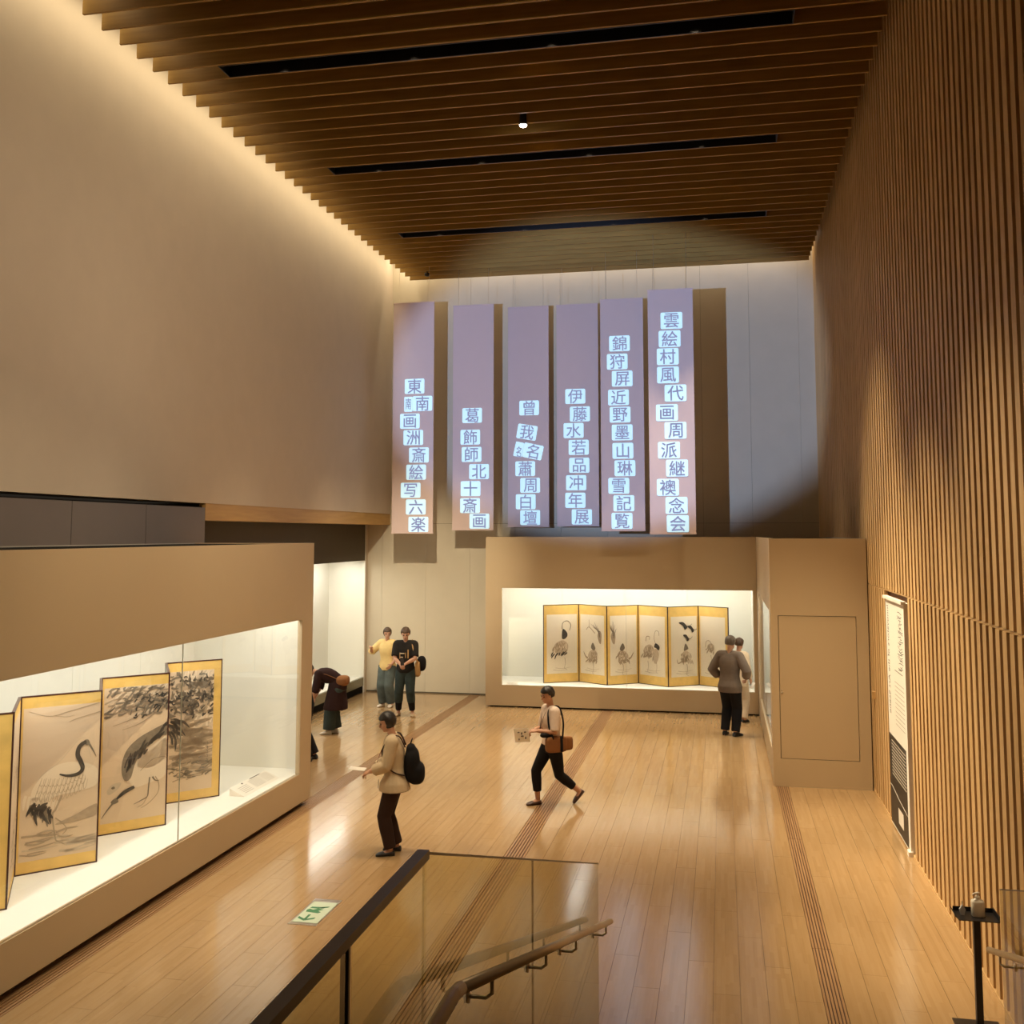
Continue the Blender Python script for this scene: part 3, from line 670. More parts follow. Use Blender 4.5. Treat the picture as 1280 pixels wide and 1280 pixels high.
# ================================================================== hanging banners, projected characters built as glowing tiles
BN = [
 ('楽', -6.974, 21.203, .921, 3.60, 8.646, '東南画洲斎絵写六楽', [(0.49, 6.79), (0.67, 6.41), (0.39, 6.03), (0.47, 5.67), (0.6, 5.29), (0.54, 4.92), (0.42, 4.53), (0.54, 4.17), (0.6, 3.79)]),
 ('画', -5.773, 21.765, .923, 3.67, 8.662, '葛飾師北十斎画', [(0.44, 6.19), (0.4, 5.71), (0.43, 5.33), (0.6, 4.95), (0.41, 4.58), (0.4, 4.21), (0.61, 3.87)]),
 ('壇', -4.618, 22.2, .921, 3.74, 8.669, '曾我名蕭周白壇', [(0.48, 6.38), (0.43, 5.84), (0.56, 5.41), (0.39, 5.03), (0.5, 4.66), (0.4, 4.3), (0.5, 3.95)]),
 ('展', -3.494, 22.046, .915, 3.755, 8.638, '伊藤水若品冲年展', [(0.41, 6.59), (0.51, 6.2), (0.37, 5.84), (0.48, 5.47), (0.49, 5.08), (0.42, 4.7), (0.4, 4.32), (0.54, 3.96)]),
 ('覧', -2.414, 21.063, .891, 3.65, 8.488, '錦狩屏近野墨山琳雪記覧', [(0.4, 7.54), (0.35, 7.16), (0.45, 6.8), (0.37, 6.41), (0.4, 6.05), (0.44, 5.68), (0.45, 5.3), (0.49, 4.94), (0.36, 4.58), (0.46, 4.22), (0.42, 3.86)]),
 ('会', -1.35, 19.964, .875, 3.585, 8.379, '雲絵村風代画周派継襖念会', [(0.46, 7.75), (0.42, 7.39), (0.38, 7.04), (0.38, 6.68), (0.52, 6.32), (0.35, 5.94), (0.51, 5.59), (0.38, 5.21), (0.53, 4.86), (0.35, 4.49), (0.51, 4.14), (0.53, 3.79)]),
]
def rrect(w, h, r=.03, n=4):
    pts = []
    for cx, cy, a0 in ((w / 2 - r, h / 2 - r, 0), (-w / 2 + r, h / 2 - r, 90), (-w / 2 + r, -h / 2 + r, 180), (w / 2 - r, -h / 2 + r, 270)):
        for i in range(n + 1):
            a = math.radians(a0 + 90 * i / n); pts.append((cx + r * math.cos(a), cy + r * math.sin(a)))
    return pts
def flat(name, pts, m, parent, x, y, z, ang=0):
    ca, sa = math.cos(ang), math.sin(ang)
    return MB().poly([(x + px * ca - pz * sa, y, z + px * sa + pz * ca) for px, pz in pts]).build(name, m, parent)
def glyph(ch, size, parent, x, y, z, ang=0, m='glyph', name='character'):
    me = text_mesh(name, ch, size, m)
    bm = bmesh.new(); bm.from_mesh(me); q = size * .011
    for dx, dy in ((-q, -q), (q, -q), (q, q), (-q, q)):
        c = bm.copy(); bmesh.ops.translate(c, vec=(dx, dy, 0), verts=c.verts); tmp = bpy.data.meshes.new('tmp'); c.to_mesh(tmp); c.free()
        if dx == -q and dy == -q: first = tmp
        else:
            b2 = bmesh.new(); b2.from_mesh(first); b2.from_mesh(tmp); b2.to_mesh(first); b2.free(); bpy.data.meshes.remove(tmp)
    bm.free(); bpy.data.meshes.remove(me); me = first; me.name = name; me.materials.clear(); me.materials.append(MATS[m])
    bb = [v.co for v in me.vertices]
    cx = (min(v.x for v in bb) + max(v.x for v in bb)) / 2; cy = (min(v.y for v in bb) + max(v.y for v in bb)) / 2
    ca, sa = math.cos(ang), math.sin(ang)
    for v in me.vertices:
        px, pz = v.co.x - cx, v.co.y - cy; v.co = (x + px * ca - pz * sa, y, z + px * sa + pz * ca)
    return link(name, me, parent)
BL = {'楽': 'pale hanging banner with nine glowing characters, touching the left wall', '画': 'pale hanging banner with seven level characters, next to the nine-character banner',
      '壇': 'pale hanging banner with seven glowing characters, two of them tilted', '展': 'pale hanging banner with eight glowing characters, above the back case',
      '覧': 'pale hanging banner with eleven glowing characters', '会': 'widest-looking pale hanging banner with twelve glowing characters, beside its dark shadow'}
for last, x0, y, wd, z0, z1, chars, pos in BN:
    t = thing('hanging_banner', BL[last], 'banner', (x0 + wd / 2, y, z0), group='hanging banners in front of the back wall')
    MB().box(x0, x0 + wd, y - .003, y + .003, z0 + .03, z1 - .02).build('cloth', 'banner_cloth', t)
    MB().box(x0 - .006, x0 + wd + .006, y - .012, y + .012, z0, z0 + .03).build('bottom_bar', 'banner_cloth', t)
    MB().box(x0 - .006, x0 + wd + .006, y - .012, y + .012, z1 - .02, z1).build('top_bar', 'banner_cloth', t)
    for xx in (x0 + .12, x0 + wd - .12): MB().tube([(xx, y, z1), (xx, y, 10.3)], .003, 5).build('wire', 'steel', t)
    tw, th = .44 * wd / .92, .325
    for ch, (u, z) in zip(chars, pos):
        ang = {'我': -.17, '名': -.22}.get(ch, 0) if last == '壇' else 0
        x = min(max(x0 + u, x0 + tw / 2 + .02), x0 + wd - tw / 2 - .01)
        if z - th / 2 < z0 + .035: z = z0 + .035 + th / 2
        tl = flat('glow_tile', rrect(tw, th), 'tile_glow', t, x, y - .008, z, ang)
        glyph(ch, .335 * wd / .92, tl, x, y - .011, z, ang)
        if (last, ch) in (('楽', '南'), ('壇', '名')):
            xx = x - tw * .72; tl = flat('glow_tile', rrect(tw * .42, th, .02), 'tile_glow', t, xx, y - .007, z - .01 + .06 * (ang != 0), ang)
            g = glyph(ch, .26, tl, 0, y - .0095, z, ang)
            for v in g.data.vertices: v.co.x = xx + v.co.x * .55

# ================================================================== text panel on the slatted wall
t = thing('wall_text_panel', 'tall white exhibition text panel with black lower part on the slatted wall', 'text panel', (XR - .02, 13.1, 0))
ya, yb = 12.46, 13.78
MB().box(XR - .022, XR + .045, ya, yb, .03, 2.80).build('board', 'poster_white', t)
MB().box(XR - .055, XR - .0, ya - .02, yb + .02, 2.79, 2.825).build('top_rail', 'poster_white', t)
MB().box(XR - .05, XR - .0, ya - .02, ya + .10, .0, .05).build('foot_clip', 'poster_white', t)
xp = XR - .0235
def pp(name, m, y0, y1, z0, z1, lift=0): return MB().poly([(xp - lift, y0, z0), (xp - lift, y0, z1), (xp - lift, y1, z1), (xp - lift, y1, z0)]).build(name, m, t)
pp('black_block', 'poster_black', ya + .12, yb, .05, 1.13)
for i in range(11): pp('printed_line', 'poster_white', ya + .16, yb - .18, .66 + .04 * i, .67 + .04 * i, .001)
pp('label_card', 'poster_white', ya + .42, yb - .55, .16, .34, .002)
MB().tube([(xp - .001, yb - .0, .50), (xp - .001, yb - .15, .50), (xp - .001, (ya + yb) / 2, .44), (xp - .001, ya + .12, .40)], .006, 5, .2, (1, 0, 0)).build('printed_curve', 'poster_white', t)
pp('rule', 'print_dark', ya + .18, yb - .58, 1.96, 1.968)
for i in range(11): pp('printed_line', 'print_grey', ya + .12, yb - .55, 1.82 - .05 * i, 1.828 - .05 * i)
me = text_mesh('title_text', 'Innovators of the Art Scene', .19, 'print_dark')
for v in me.vertices:   # runs downwards on the far edge of the panel
    a, b = v.co.x, v.co.y; v.co = (xp, yb - .16 + b, 2.05 - a * .62)
link('title_text', me, t)
r2 = random.Random(5)
for i in range(26):
    zc = 2.66 - i * .026; yc = ya + .28 + r2.uniform(-.06, .06); l = r2.uniform(.05, .16)
    MB().tube([(xp, yc - l, zc), (xp, yc, zc + r2.uniform(-.03, .03)), (xp, yc + l, zc + r2.uniform(-.02, .02))], .004, 4, .2, (1, 0, 0)).build('brush_mark', 'print_dark', t)
struct(MB().box(XR - .045, XR - .0, 15.05, 15.12, 1.33, 1.43).build('trim_6', 'slat_wood'), 'small wooden door pull on the slatted wall')

# ================================================================== exit sign let into the floor
t = thing('floor_exit_sign', 'green and white emergency exit sign let into the wooden floor', 'floor sign', (-3.86, 9.55, 0))
sx0, sx1, sy0, sy1 = -4.0, -3.72, 9.21, 9.88
MB().box(sx0, sx1, sy0, sy1, .0, .003).build('frame', 'steel', t)
MB().box(sx0 + .02, sx1 - .012, sy0 + .055, sy1 - .085, .003, .0055).build('face', 'sign_white', t)
def fs(name, pts): MB().poly([(a, b, .0065) for a, b in pts]).build(name, 'sign_green', t)
fs('arrow', [(-3.895, 9.33), (-3.87, 9.33), (-3.87, 9.46), (-3.895, 9.46)]); fs('arrow', [(-3.883, 9.30), (-3.80, 9.36), (-3.80, 9.40), (-3.883, 9.34), (-3.965, 9.40), (-3.965, 9.36)])
fs('running_figure', [(-3.95, 9.52), (-3.82, 9.50), (-3.80, 9.53), (-3.84, 9.56), (-3.80, 9.60), (-3.86, 9.62), (-3.90, 9.58), (-3.94, 9.60), (-3.96, 9.57)])
fs('running_figure', [(-3.95, 9.62), (-3.87, 9.615), (-3.78, 9.66), (-3.77, 9.69), (-3.85, 9.66), (-3.94, 9.655)])
fs('figure_head', [(-3.83 + .022 * math.cos(q * PI / 5), 9.645 + .022 * math.sin(q * PI / 5)) for q in range(10)])

# ================================================================== staircase, glass balustrades and handrails
st = struct(MB().box(-.84, 1.64, Y0, 0.9, 0, 1.44).build('stair_landing', 'beam_wood'), 'wooden stair landing under the viewer')
struct(MB().box(-.84, 1.64, .9, 2.94, 0, 1.46).build('stair_landing', 'oak_floor'), 'wooden landing between two stair flights')
stf = struct(MB().box(-.83, 1.63, 2.95, 2.99, 0, 1.3).build('staircase', 'oak_floor'), 'wide wooden staircase rising from the hall')
n = 9; run = (7.45 - 2.94) / n; rise = 1.46 / (n + 1)
for i in range(n):
    MB().box(-.83, 1.63, 7.45 - run * (i + 1), 7.45 - run * i, 0, rise * (i + 1)).build('step', 'oak_floor', stf)
for i in range(5): MB().box(-.83, 1.63, Y0, 1.3 - .42 * i, 1.44 + .13 * i, 1.44 + .13 * (i + 1)).build('step', 'oak_floor', stf)
def balustrade(label, xg, sgn):
    t = thing('glass_balustrade', label, 'balustrade', (xg, 7.0, 0), group='glass stair balustrades')
    g = .004
    top = lambda y: 1.41 + (7.0 - y) * (2.69 - 1.41) / 4.1
    bot = lambda y: max(.0, -.02 + (7.45 - y) * .324)
    ys = [7.0, 4.62, 2.905]
    for a, b in ((ys[0], ys[1] + g), (ys[1] - g, ys[2] + g)):
        MB().prism([(xg, a, bot(a)), (xg, a, top(a)), (xg, b, top(b)), (xg, b, bot(b))], (.012 * sgn, 0, 0)).build('pane', 'rail_glass', t)
    MB().prism([(xg + .002 * sgn, ys[1] - g, bot(ys[1])), (xg + .002 * sgn, ys[1] - g, top(ys[1])), (xg + .002 * sgn, ys[1] + g, top(ys[1])), (xg + .002 * sgn, ys[1] + g, bot(ys[1]))], (.008 * sgn, 0, 0)).build('joint', 'cap_dark', t)
    MB().prism([(xg - .001 * sgn, 7.0, top(7.0) - .002), (xg - .001 * sgn, 7.0, top(7.0) + .006), (xg - .001 * sgn, 2.905, top(2.905) + .006), (xg - .001 * sgn, 2.905, top(2.905) - .002)], (.014 * sgn, 0, 0)).build('edge_trim', 'cap_dark', t)
    for a, b in ((2.89, 2.295), (2.27, .4)): MB().box(xg, xg + .012 * sgn, b, a, 1.46, 2.675).build('pane', 'rail_glass', t)
    MB().box(xg - .004 * sgn, xg + .016 * sgn, 2.274, 2.284, 1.46, 2.675).build('post', 'black_metal', t)
    MB().box(xg - .004 * sgn, xg + .016 * sgn, 2.284, 2.292, 1.46, 2.675).build('post_edge', 'steel', t)
    MB().box(xg - .012 * sgn, xg + .022 * sgn, .4, 2.905, 2.675, 2.70).build('cap_rail', 'cap_dark', t)
    # handrail on brackets, inside the glass
    xh = xg + .095 * sgn
    h = MB().tube([(xh, 6.95, 1.065), (xh, 2.98, 2.295)], .019, 12).build('handrail', 'rail_tan', t, True)
    MB().tube([(xh, 2.98, 2.295), (xh, 2.90, 2.31), (xh, .5, 2.31)], .021, 12).build('grip', 'rail_leather', h, True)
    MB().ell((xh, 6.955, 1.063), (.0195, .012, .0195)).build('end_cap', 'steel', h, True)
    for yy in (6.7, 5.35, 4.45, 3.4):
        z = 1.065 + (6.95 - yy) * .3098
        MB().tube([(xh, yy, z - .015), (xh, yy, z - .06), (xh - .02 * sgn, yy, z - .075), (xg + .012 * sgn, yy, z - .075)], .007, 8).build('bracket', 'steel', h, True)
        p = MB().lathe((0, 0, 0), [(.022, 0), (.022, .008)], 12).build('bracket_plate', 'steel', h, True)
        for v in p.data.vertices: v.co = (xg + (.012 + v.co.z) * sgn, yy + v.co.x, z - .075 + v.co.y)
mat('rail_leather', (0.30, 0.17, 0.08), 0.4)
balustrade('glass stair balustrade beside the open floor of the hall', -.855, 1)
balustrade('glass stair balustrade next to the slatted wall', 1.655, -1)

# ================================================================== sanitizer stand
t = thing('sanitizer_stand', 'black metal stand with square tray and base beside the slatted wall', 'stand', (1.78, 8.30, 0))
MB().box(1.62, 1.94, 8.14, 8.46, .0, .008).build('base', 'black_metal', t)
MB().box(1.757, 1.803, 8.277, 8.323, .008, .80).build('pole', 'black_metal', t)
MB().box(1.64, 1.92, 8.20, 8.40, .80, .805).build('tray', 'black_metal', t)
MB().box(1.64, 1.92, 8.397, 8.402, .805, .835).build('tray_back', 'black_metal', t)
MB().prism([(1.64, 8.20, .805), (1.64, 8.40, .805), (1.615, 8.40, .84), (1.615, 8.20, .83)], (.004, 0, 0)).build('tray_lip', 'black_metal', t)
MB().box(1.916, 1.921, 8.20, 8.40, .805, .845).build('tray_lip', 'black_metal', t)
t = thing('sanitizer_bottle', 'white pump bottle on the black stand', 'bottle', (1.795, 8.30, .805))
b = MB(); b.rings([[(1.795 + w * c, 8.30 + d * s_, .8055 + z) for c, s_ in [(math.copysign(abs(math.cos(a)) ** .5, math.cos(a)), math.copysign(abs(math.sin(a)) ** .5, math.sin(a))) for a in [2 * PI * q / 20 for q in range(20)]]] for w, d, z in ((.040, .026, 0), (.046, .030, .006), (.046, .030, .10), (.042, .028, .112), (.018, .018, .122), (.016, .016, .13))])
b.build('body', 'bottle_white', t, True)
MB().lathe((1.795, 8.30, .9355), [(.018, 0), (.018, .012), (.006, .013), (.006, .03)]).build('collar', 'bottle_white', t, True)
MB().tube([(1.81, 8.30, .968), (1.795, 8.30, .970), (1.765, 8.285, .968), (1.755, 8.28, .958)], [.009, .010, .006, .004], 8).build('pump', 'bottle_white', t, True)
t = thing('dispenser_clip', 'small clear plastic holder on the black stand', 'holder', (1.69, 8.30, .805))
MB().prism([(1.675, 8.30, .806), (1.70, 8.30, .806), (1.712, 8.30, .845), (1.69, 8.30, .88), (1.668, 8.30, .845)], (0, .02, 0)).build('body', 'clear_plastic', t)
MB().tube([(1.69, 8.31, .88), (1.69, 8.31, .905)], .004, 6).build('stem', 'steel', t)

# ================================================================== people
def V(*a): return Vector(a)
def remesh(name, mb, m, voxel, parent, smooth=3):
    me = mb.mesh(name, m); o = bpy.data.objects.new(name, me); C.objects.link(o)
    r = o.modifiers.new('r', 'REMESH'); r.mode = 'VOXEL'; r.voxel_size = voxel; r.use_smooth_shade = True
    s = o.modifiers.new('s', 'SMOOTH'); s.factor = .5; s.iterations = smooth
    bpy.context.view_layer.update()
    m2 = bpy.data.meshes.new_from_object(o.evaluated_get(bpy.context.evaluated_depsgraph_get()))
    bpy.data.objects.remove(o); bpy.data.meshes.remove(me); m2.name = name
    m2.polygons.foreach_set('use_smooth', [True] * len(m2.polygons))
    return link(name, m2, parent)
def ik(a, b, l1, l2, pole):
    d = b - a; L = min(d.length, (l1 + l2) * .999); d.normalize(); b = a + d * L
    x = (l1 * l1 - l2 * l2 + L * L) / (2 * L); h = math.sqrt(max(l1 * l1 - x * x, 0))
    p = pole - d * pole.dot(d); p.normalize()
    return a + d * x + p * h, b
class Fig:
    """local frame: faces +Y, right hand side is +X, metres at 1.70 m tall"""
    def __init__(s, h=1.7, lean=0.0, female=False, head=(0, 0), hips_y=0.0, hip_drop=0.0):
        s.k = h / 1.7; s.lean = lean; s.fem = female; s.head = head; s.hy = hips_y; s.hz = .88 - hip_drop; s.drop = hip_drop
        s.sw = .158 if female else .178
    def bend(s, p):
        x, y, z = p; z -= s.drop; d = z - s.hz
        if d <= 0: return V(x, y + s.hy, z)
        R = .28; t = min(d, R); L = s.lean
        if abs(L) < 1e-4: return V(x, y + s.hy, z)
        q = L / R
        cy = (1 - math.cos(q * t)) / q; cz = math.sin(q * t) / q; a = q * t
        if d > R: cy += (d - R) * math.sin(L); cz += (d - R) * math.cos(L)
        return V(x, s.hy + cy + y * math.cos(a), s.hz + cz - y * math.sin(a))
    def ring(s, z, rx, ry, y0=0, n=20, sq=1.0):
        out = []
        for i in range(n):
            a = 2 * PI * i / n; c, sn = math.cos(a), math.sin(a)
            out.append(s.bend((math.copysign(abs(c) ** sq, c) * rx, y0 + math.copysign(abs(sn) ** sq, sn) * ry, z)))
        return out
    def pose(s, lw, rw, lf, rf, lp=(-.5, -1, -.6), rp=(.5, -1, -.6)):
        """wrists (local), feet = (ankle, toe direction, knee pole)"""
        s.sh = {-1: s.bend((-s.sw, -.005, 1.385)), 1: s.bend((s.sw, -.005, 1.385))}
        s.el, s.wr = {}, {}
        for k, w_, p in ((-1, lw, lp), (1, rw, rp)): s.el[k], s.wr[k] = ik(s.sh[k], V(*w_), .285, .245, V(*p))
        s.hp = {-1: V(-.088, s.hy, s.hz - .02), 1: V(.088, s.hy, s.hz - .02)}
        s.an, s.kn, s.td = {}, {}, {}
        for k, f in ((-1, lf), (1, rf)):
            s.kn[k], s.an[k] = ik(s.hp[k], V(*f[0]), .405, .405, V(*(f[2] if len(f) > 2 else (0, 1, 0)))); s.td[k] = V(*f[1]).normalized()
        s.neck = s.bend((0, -.005, 1.455)); up = (s.bend((0, -.005, 1.455)) - s.bend((0, -.005, 1.40))).normalized()
        yawh, pit = s.head
        s.HR = Matrix.Rotation(yawh, 3, 'Z') @ Matrix.Rotation(-pit, 3, 'X')
        s.hc = s.neck + up * .055 + s.HR @ V(0, .028, .105)
        return s
    def torso(s, mb, g=0.0, z0=.79, zn=1.435, flare=None):
        f = s.fem
        prof = [(.79, .13, .10), (.84, .158, .114), (.90, .168 + .004 * f, .120), (.97, .152 - .006 * f, .106), (1.05, .140 - .012 * f, .098), (1.13, .146 - .010 * f, .103), (1.22, .156 - .006 * f, .112 + .010 * f), (1.30, .166 - .010 * f, .110 + .006 * f), (1.36, .168 - .012 * f, .094), (1.405, .130 - .01 * f, .074), (1.435, .078, .060)]
        rs = []
        if flare:
            zs = flare[0]
            rs += [s.ring(zs, flare[1], flare[2]), s.ring((zs + .97) / 2, (flare[1] + .16) / 2 + g, (flare[2] + .112) / 2 + g)]; prof = [p for p in prof if p[0] > max(.96, zs + .08)]
        for z, a, b in prof:
            if z >= z0 - 1e-6 and z <= zn + 1e-6: rs.append(s.ring(z, a + g, b + g, sq=.9))
        mb.rings(rs)
        for k in (-1, 1):
            if zn > 1.37: mb.tube([s.bend((k * .06, -.005, 1.395)), s.sh[k]], [.058 + g, .062 + g], 12, roundcap=True)
    def arm(s, mb, k, g=0.0, upto=2.0, r=(.056, .044, .040, .026), loose=0):
        a, e, w_ = s.sh[k], s.el[k], s.wr[k]; pts = [a, a.lerp(e, .35), a.lerp(e, .75), e, e.lerp(w_, .3), e.lerp(w_, .7), w_]
        rr = [.056, .052, .046, .043, .043, .034, .027]; T = [0, .35, .75, 1, 1.3, 1.7, 2.0]
        P = []; R = []
        for p, r_, t in zip(pts, rr, T):
            if t <= upto + 1e-6: P.append(p); R.append(r_ + g + loose * t / 2)
        if T[len(P) - 1] < upto - 1e-6:
            i = len(P) - 1; f = (upto - T[i]) / (T[i + 1] - T[i]); P.append(pts[i].lerp(pts[i + 1], f)); R.append(rr[i] + (rr[i + 1] - rr[i]) * f + g + loose * upto / 2)
        mb.tube(P, R, 12)
    def leg(s, mb, k, g=0.0, upto=2.0, wide=(0, 0, 0)):
        h, n_, a = s.hp[k] + V(0, 0, .03), s.kn[k], s.an[k]
        pts = [h, h.lerp(n_, .3), h.lerp(n_, .7), n_, n_.lerp(a, .3), n_.lerp(a, .65), a]; rr = [.090, .084, .068, .058, .056, .044, .036]; T = [0, .3, .7, 1, 1.3, 1.65, 2]
        P, R = [], []
        for p, r_, t in zip(pts, rr, T):
            if t <= upto + 1e-6:
                P.append(p); q = wide[0] + (wide[1] - wide[0]) * min(t, 1) if t <= 1 else wide[1] + (wide[2] - wide[1]) * (t - 1); R.append(r_ + g + q)
        if T[len(P) - 1] < upto - 1e-6:
            i = len(P) - 1; f = (upto - T[i]) / (T[i + 1] - T[i]); P.append(pts[i].lerp(pts[i + 1], f)); R.append(rr[i] + (rr[i + 1] - rr[i]) * f + g + wide[1] + (wide[2] - wide[1]) * max(0, upto - 1))
        mb.tube(P, R, 14)
    def foot(s, mb, k, g=0.0, low=False):
        a = s.an[k]; f = s.td[k]; side = f.cross(V(0, 0, 1)).normalized(); u = side.cross(f).normalized()
        rs = []
        for (d, wd, top) in ((-.055, .020, .030), (-.045, .030, .060), (-.01, .036, .085 if not low else .06), (.05, .038, .072 if not low else .05), (.10, .044, .050), (.145, .040, .036), (.17, .028, .026), (.182, .012, .016)):
            c = a + f * d - u * .078; ring = []
            for i in range(14):
                t = 2 * PI * i / 14; x = math.cos(t) * (wd + g); z = math.sin(t); z = (top + g) * (.5 + .5 * z) if z > -.75 else -.001
                ring.append(c + side * x + u * z)
            rs.append(ring)
        mb.rings(rs)
    def hand(s, mb, k, dirv, nrm, curl=.5, spread=.0):
        """dirv: wrist to knuckles, nrm: back of the hand; fingers curl towards -nrm"""
        d = V(*dirv).normalized(); n_ = V(*nrm); n_ = (n_ - d * n_.dot(d)).normalized(); side = d.cross(n_) * 1.0   # thumb side sign below
        w_ = s.wr[k]; th = side * (-k)
        rs = []
        for t, wd, hh in ((-.01, .024, .020), (.02, .030, .017), (.055, .040, .015), (.085, .041, .013), (.094, .036, .010)):
            c = w_ + d * t; rs.append([c + side * math.cos(a) * wd + n_ * math.sin(a) * hh for a in [2 * PI * q / 12 for q in range(12)]])
        mb.rings(rs)
        for i, (o, L) in enumerate(((.030, .074), (.010, .083), (-.011, .077), (-.031, .060))):
            b = w_ + d * .082 + th * o; c1, c2 = curl * .9, curl * 2.0
            d1 = d * math.cos(c1) - n_ * math.sin(c1); d2 = d * math.cos(c2) - n_ * math.sin(c2)
            p1 = b + d1 * L * .5; p2 = p1 + d2 * L * .5
            mb.tube([b - d * .02, b, p1, p2], [.0095, .0095, .0088, .0075], 8, roundcap=True)
        b = w_ + d * .025 + th * .024; p1 = b + (d * .6 + th * .75 - n_ * .2).normalized() * .045; p2 = p1 + (d * .9 + th * .1 - n_ * .5 * curl).normalized() * .036
        mb.tube([b - th * .01, b, p1, p2], [.012, .012, .010, .008], 8, roundcap=True)
    def skull(s, mb):
        H = s.HR; c = s.hc
        mb.ell(c + H @ V(0, -.008, .020), (.074, .092, .092), 18, 14, H); mb.ell(c + H @ V(0, .018, -.045), (.056, .068, .070), 16, 12, H)
        mb.tube([c + H @ V(0, .088, .012), c + H @ V(0, .102, -.012), c + H @ V(0, .108, -.026), c + H @ V(0, .088, -.036)], [.007, .010, .013, .009], 8)
        for k in (-1, 1): mb.ell(c + H @ V(k * .074, -.008, -.006), (.010, .020, .031), 10, 8, H)
        mb.tube([s.neck - (s.hc - s.neck).normalized() * .05, s.neck, c + H @ V(0, -.02, -.06)], [.056, .050, .050], 12)
        mb.ell(c + H @ V(0, .066, -.092), (.020, .016, .014), 8, 6, H); mb.ell(c + H @ V(0, .084, -.058), (.022, .009, .010), 8, 6, H)
        for k in (-1, 1): mb.ell(c + H @ V(k * .034, .070, .022), (.024, .012, .010), 8, 6, H)
    def face(s, body):
        H = s.HR; c = s.hc; q = s.k
        for k in (-1, 1):
            MB().ell((c + H @ V(k * .032, .078, .004)), (.013, .008, .007), 10, 8, H).build('eye', 'eye_dark', body, True)
            MB().tube([c + H @ V(k * .016, .090, .024), c + H @ V(k * .034, .089, .029), c + H @ V(k * .052, .076, .024)], [.003, .0045, .002], 6).build('eyebrow', 'hair_black', body, True)
        MB().tube([c + H @ V(-.022, .083, -.058), c + H @ V(0, .092, -.057), c + H @ V(.022, .083, -.058)], [.002, .006, .002], 6).build('mouth', 'lip', body, True)
    def hair(s, mb, style):
        H = s.HR; c = s.hc
        rs = []; n, m = 28, 18
        for i in range(m + 1):
            ph = PI * (.02 + .96 * i / m); ring = []
            for j in range(n):
                a = 2 * PI * j / n; d = V(math.sin(ph) * math.cos(a), math.sin(ph) * math.sin(a), -math.cos(ph))
                r = V(d.x * .097, d.y * .114 - .014, d.z * .113 + .028)
                lim = {'short': -.035, 'bob': -.10, 'crop': -.02}[style]
                front = d.y > .35 and r.z < .062 or (abs(d.x) > .6 and d.y > .05 and r.z < (.02 if style != 'bob' else -.2))
                if front or r.z < lim: r = V(d.x * .060, d.y * .070 - .012, max(d.z * .085 + .015, -.075))
                wv = 1 + .03 * math.sin(9 * a + 5 * ph) + .02 * math.sin(17 * a)
                ring.append(c + H @ (r * wv))
            rs.append(ring)
        mb.rings(rs)
def person(label, loc, rz, F, top, bottom, shoes, hair, hands, face=True, extras=None, group=None):
    """top: (material, hem, grow, sleeve, flare, loose) ; bottom: (material, grow, upto, wide)"""
    t = thing('person', label, 'person', loc, rz, group, world=False); t.scale = (F.k,) * 3
    mb = MB(); F.torso(mb); F.skull(mb)
    for k in (-1, 1):
        F.arm(mb, k); F.leg(mb, k); F.foot(mb, k)
        d = (F.wr[k] - F.el[k]).normalized(); hs = hands[0 if k < 0 else 1]
        F.hand(mb, k, hs[0] or d, hs[1], hs[2])
    body = remesh('body', mb, 'skin', .0075, t, 2)
    if face: F.face(body)
    mb = MB(); F.hair(mb, hair[1]); remesh('hair', mb, hair[0], .008, t, 2)
    mb = MB(); F.torso(mb, bottom[1], .79, 1.0)
    for k in (-1, 1): F.leg(mb, k, bottom[1], bottom[2], bottom[3])
    remesh('trousers', mb, bottom[0], .011, t, 3)
    mb = MB(); F.torso(mb, top[2], top[1], 1.435, top[4])
    for k in (-1, 1): F.arm(mb, k, top[2], top[3], loose=top[5])
    remesh('top', mb, top[0], .011, t, 3)
    for k in (-1, 1):
        mb = MB(); F.foot(mb, k, .007, shoes[1]); remesh('shoe', mb, shoes[0], .007, t, 2)
    if extras: extras(t, F)
    return t
def world_of(t, F, p):   # local figure point -> room
    return Matrix.Translation(t.location) @ Matrix.Rotation(t.rotation_euler[2], 4, 'Z') @ (V(*p) * F.k)
def carried(name, label, cat, t, F):
    o = thing(name, label, cat, t.location, t.rotation_euler[2], world=False); o.scale = t.scale; return o
def strap(o, pts, wd=.022, m='c_black', th=.35, name='strap'): MB().tube(catm3(pts), wd, 8, th, (0, 0, 1)).build(name, m, o, True)
def catm3(p, n=5):
    out = []; p = [V(*q) for q in p]
    for i in range(len(p) - 1):
        a, b, c, d = p[max(i - 1, 0)], p[i], p[i + 1], p[min(i + 2, len(p) - 1)]
        for j in range(n):
            q = j / n; out.append(.5 * (2 * b + (c - a) * q + (2 * a - 5 * b + 4 * c - d) * q * q + (3 * b - a - 3 * c + d) * q ** 3))
    return out + [p[-1]]
def soft_box(mb, c, r, p=.45, n=20, m=12):
    c = V(*c); rs = []
    for i in range(m + 1):
        ph = PI * (.03 + .94 * i / m); zc = -math.cos(ph); z = math.copysign(abs(zc) ** p, zc); q = math.sin(ph) ** p
        rs.append([c + V(math.copysign(abs(math.cos(a)) ** p, math.cos(a)) * q * r[0], math.copysign(abs(math.sin(a)) ** p, math.sin(a)) * q * r[1], z * r[2]) for a in [2 * PI * j / n for j in range(n)]])
    mb.rings(rs)
down = lambda: (None, (1, 0, 0), .35)
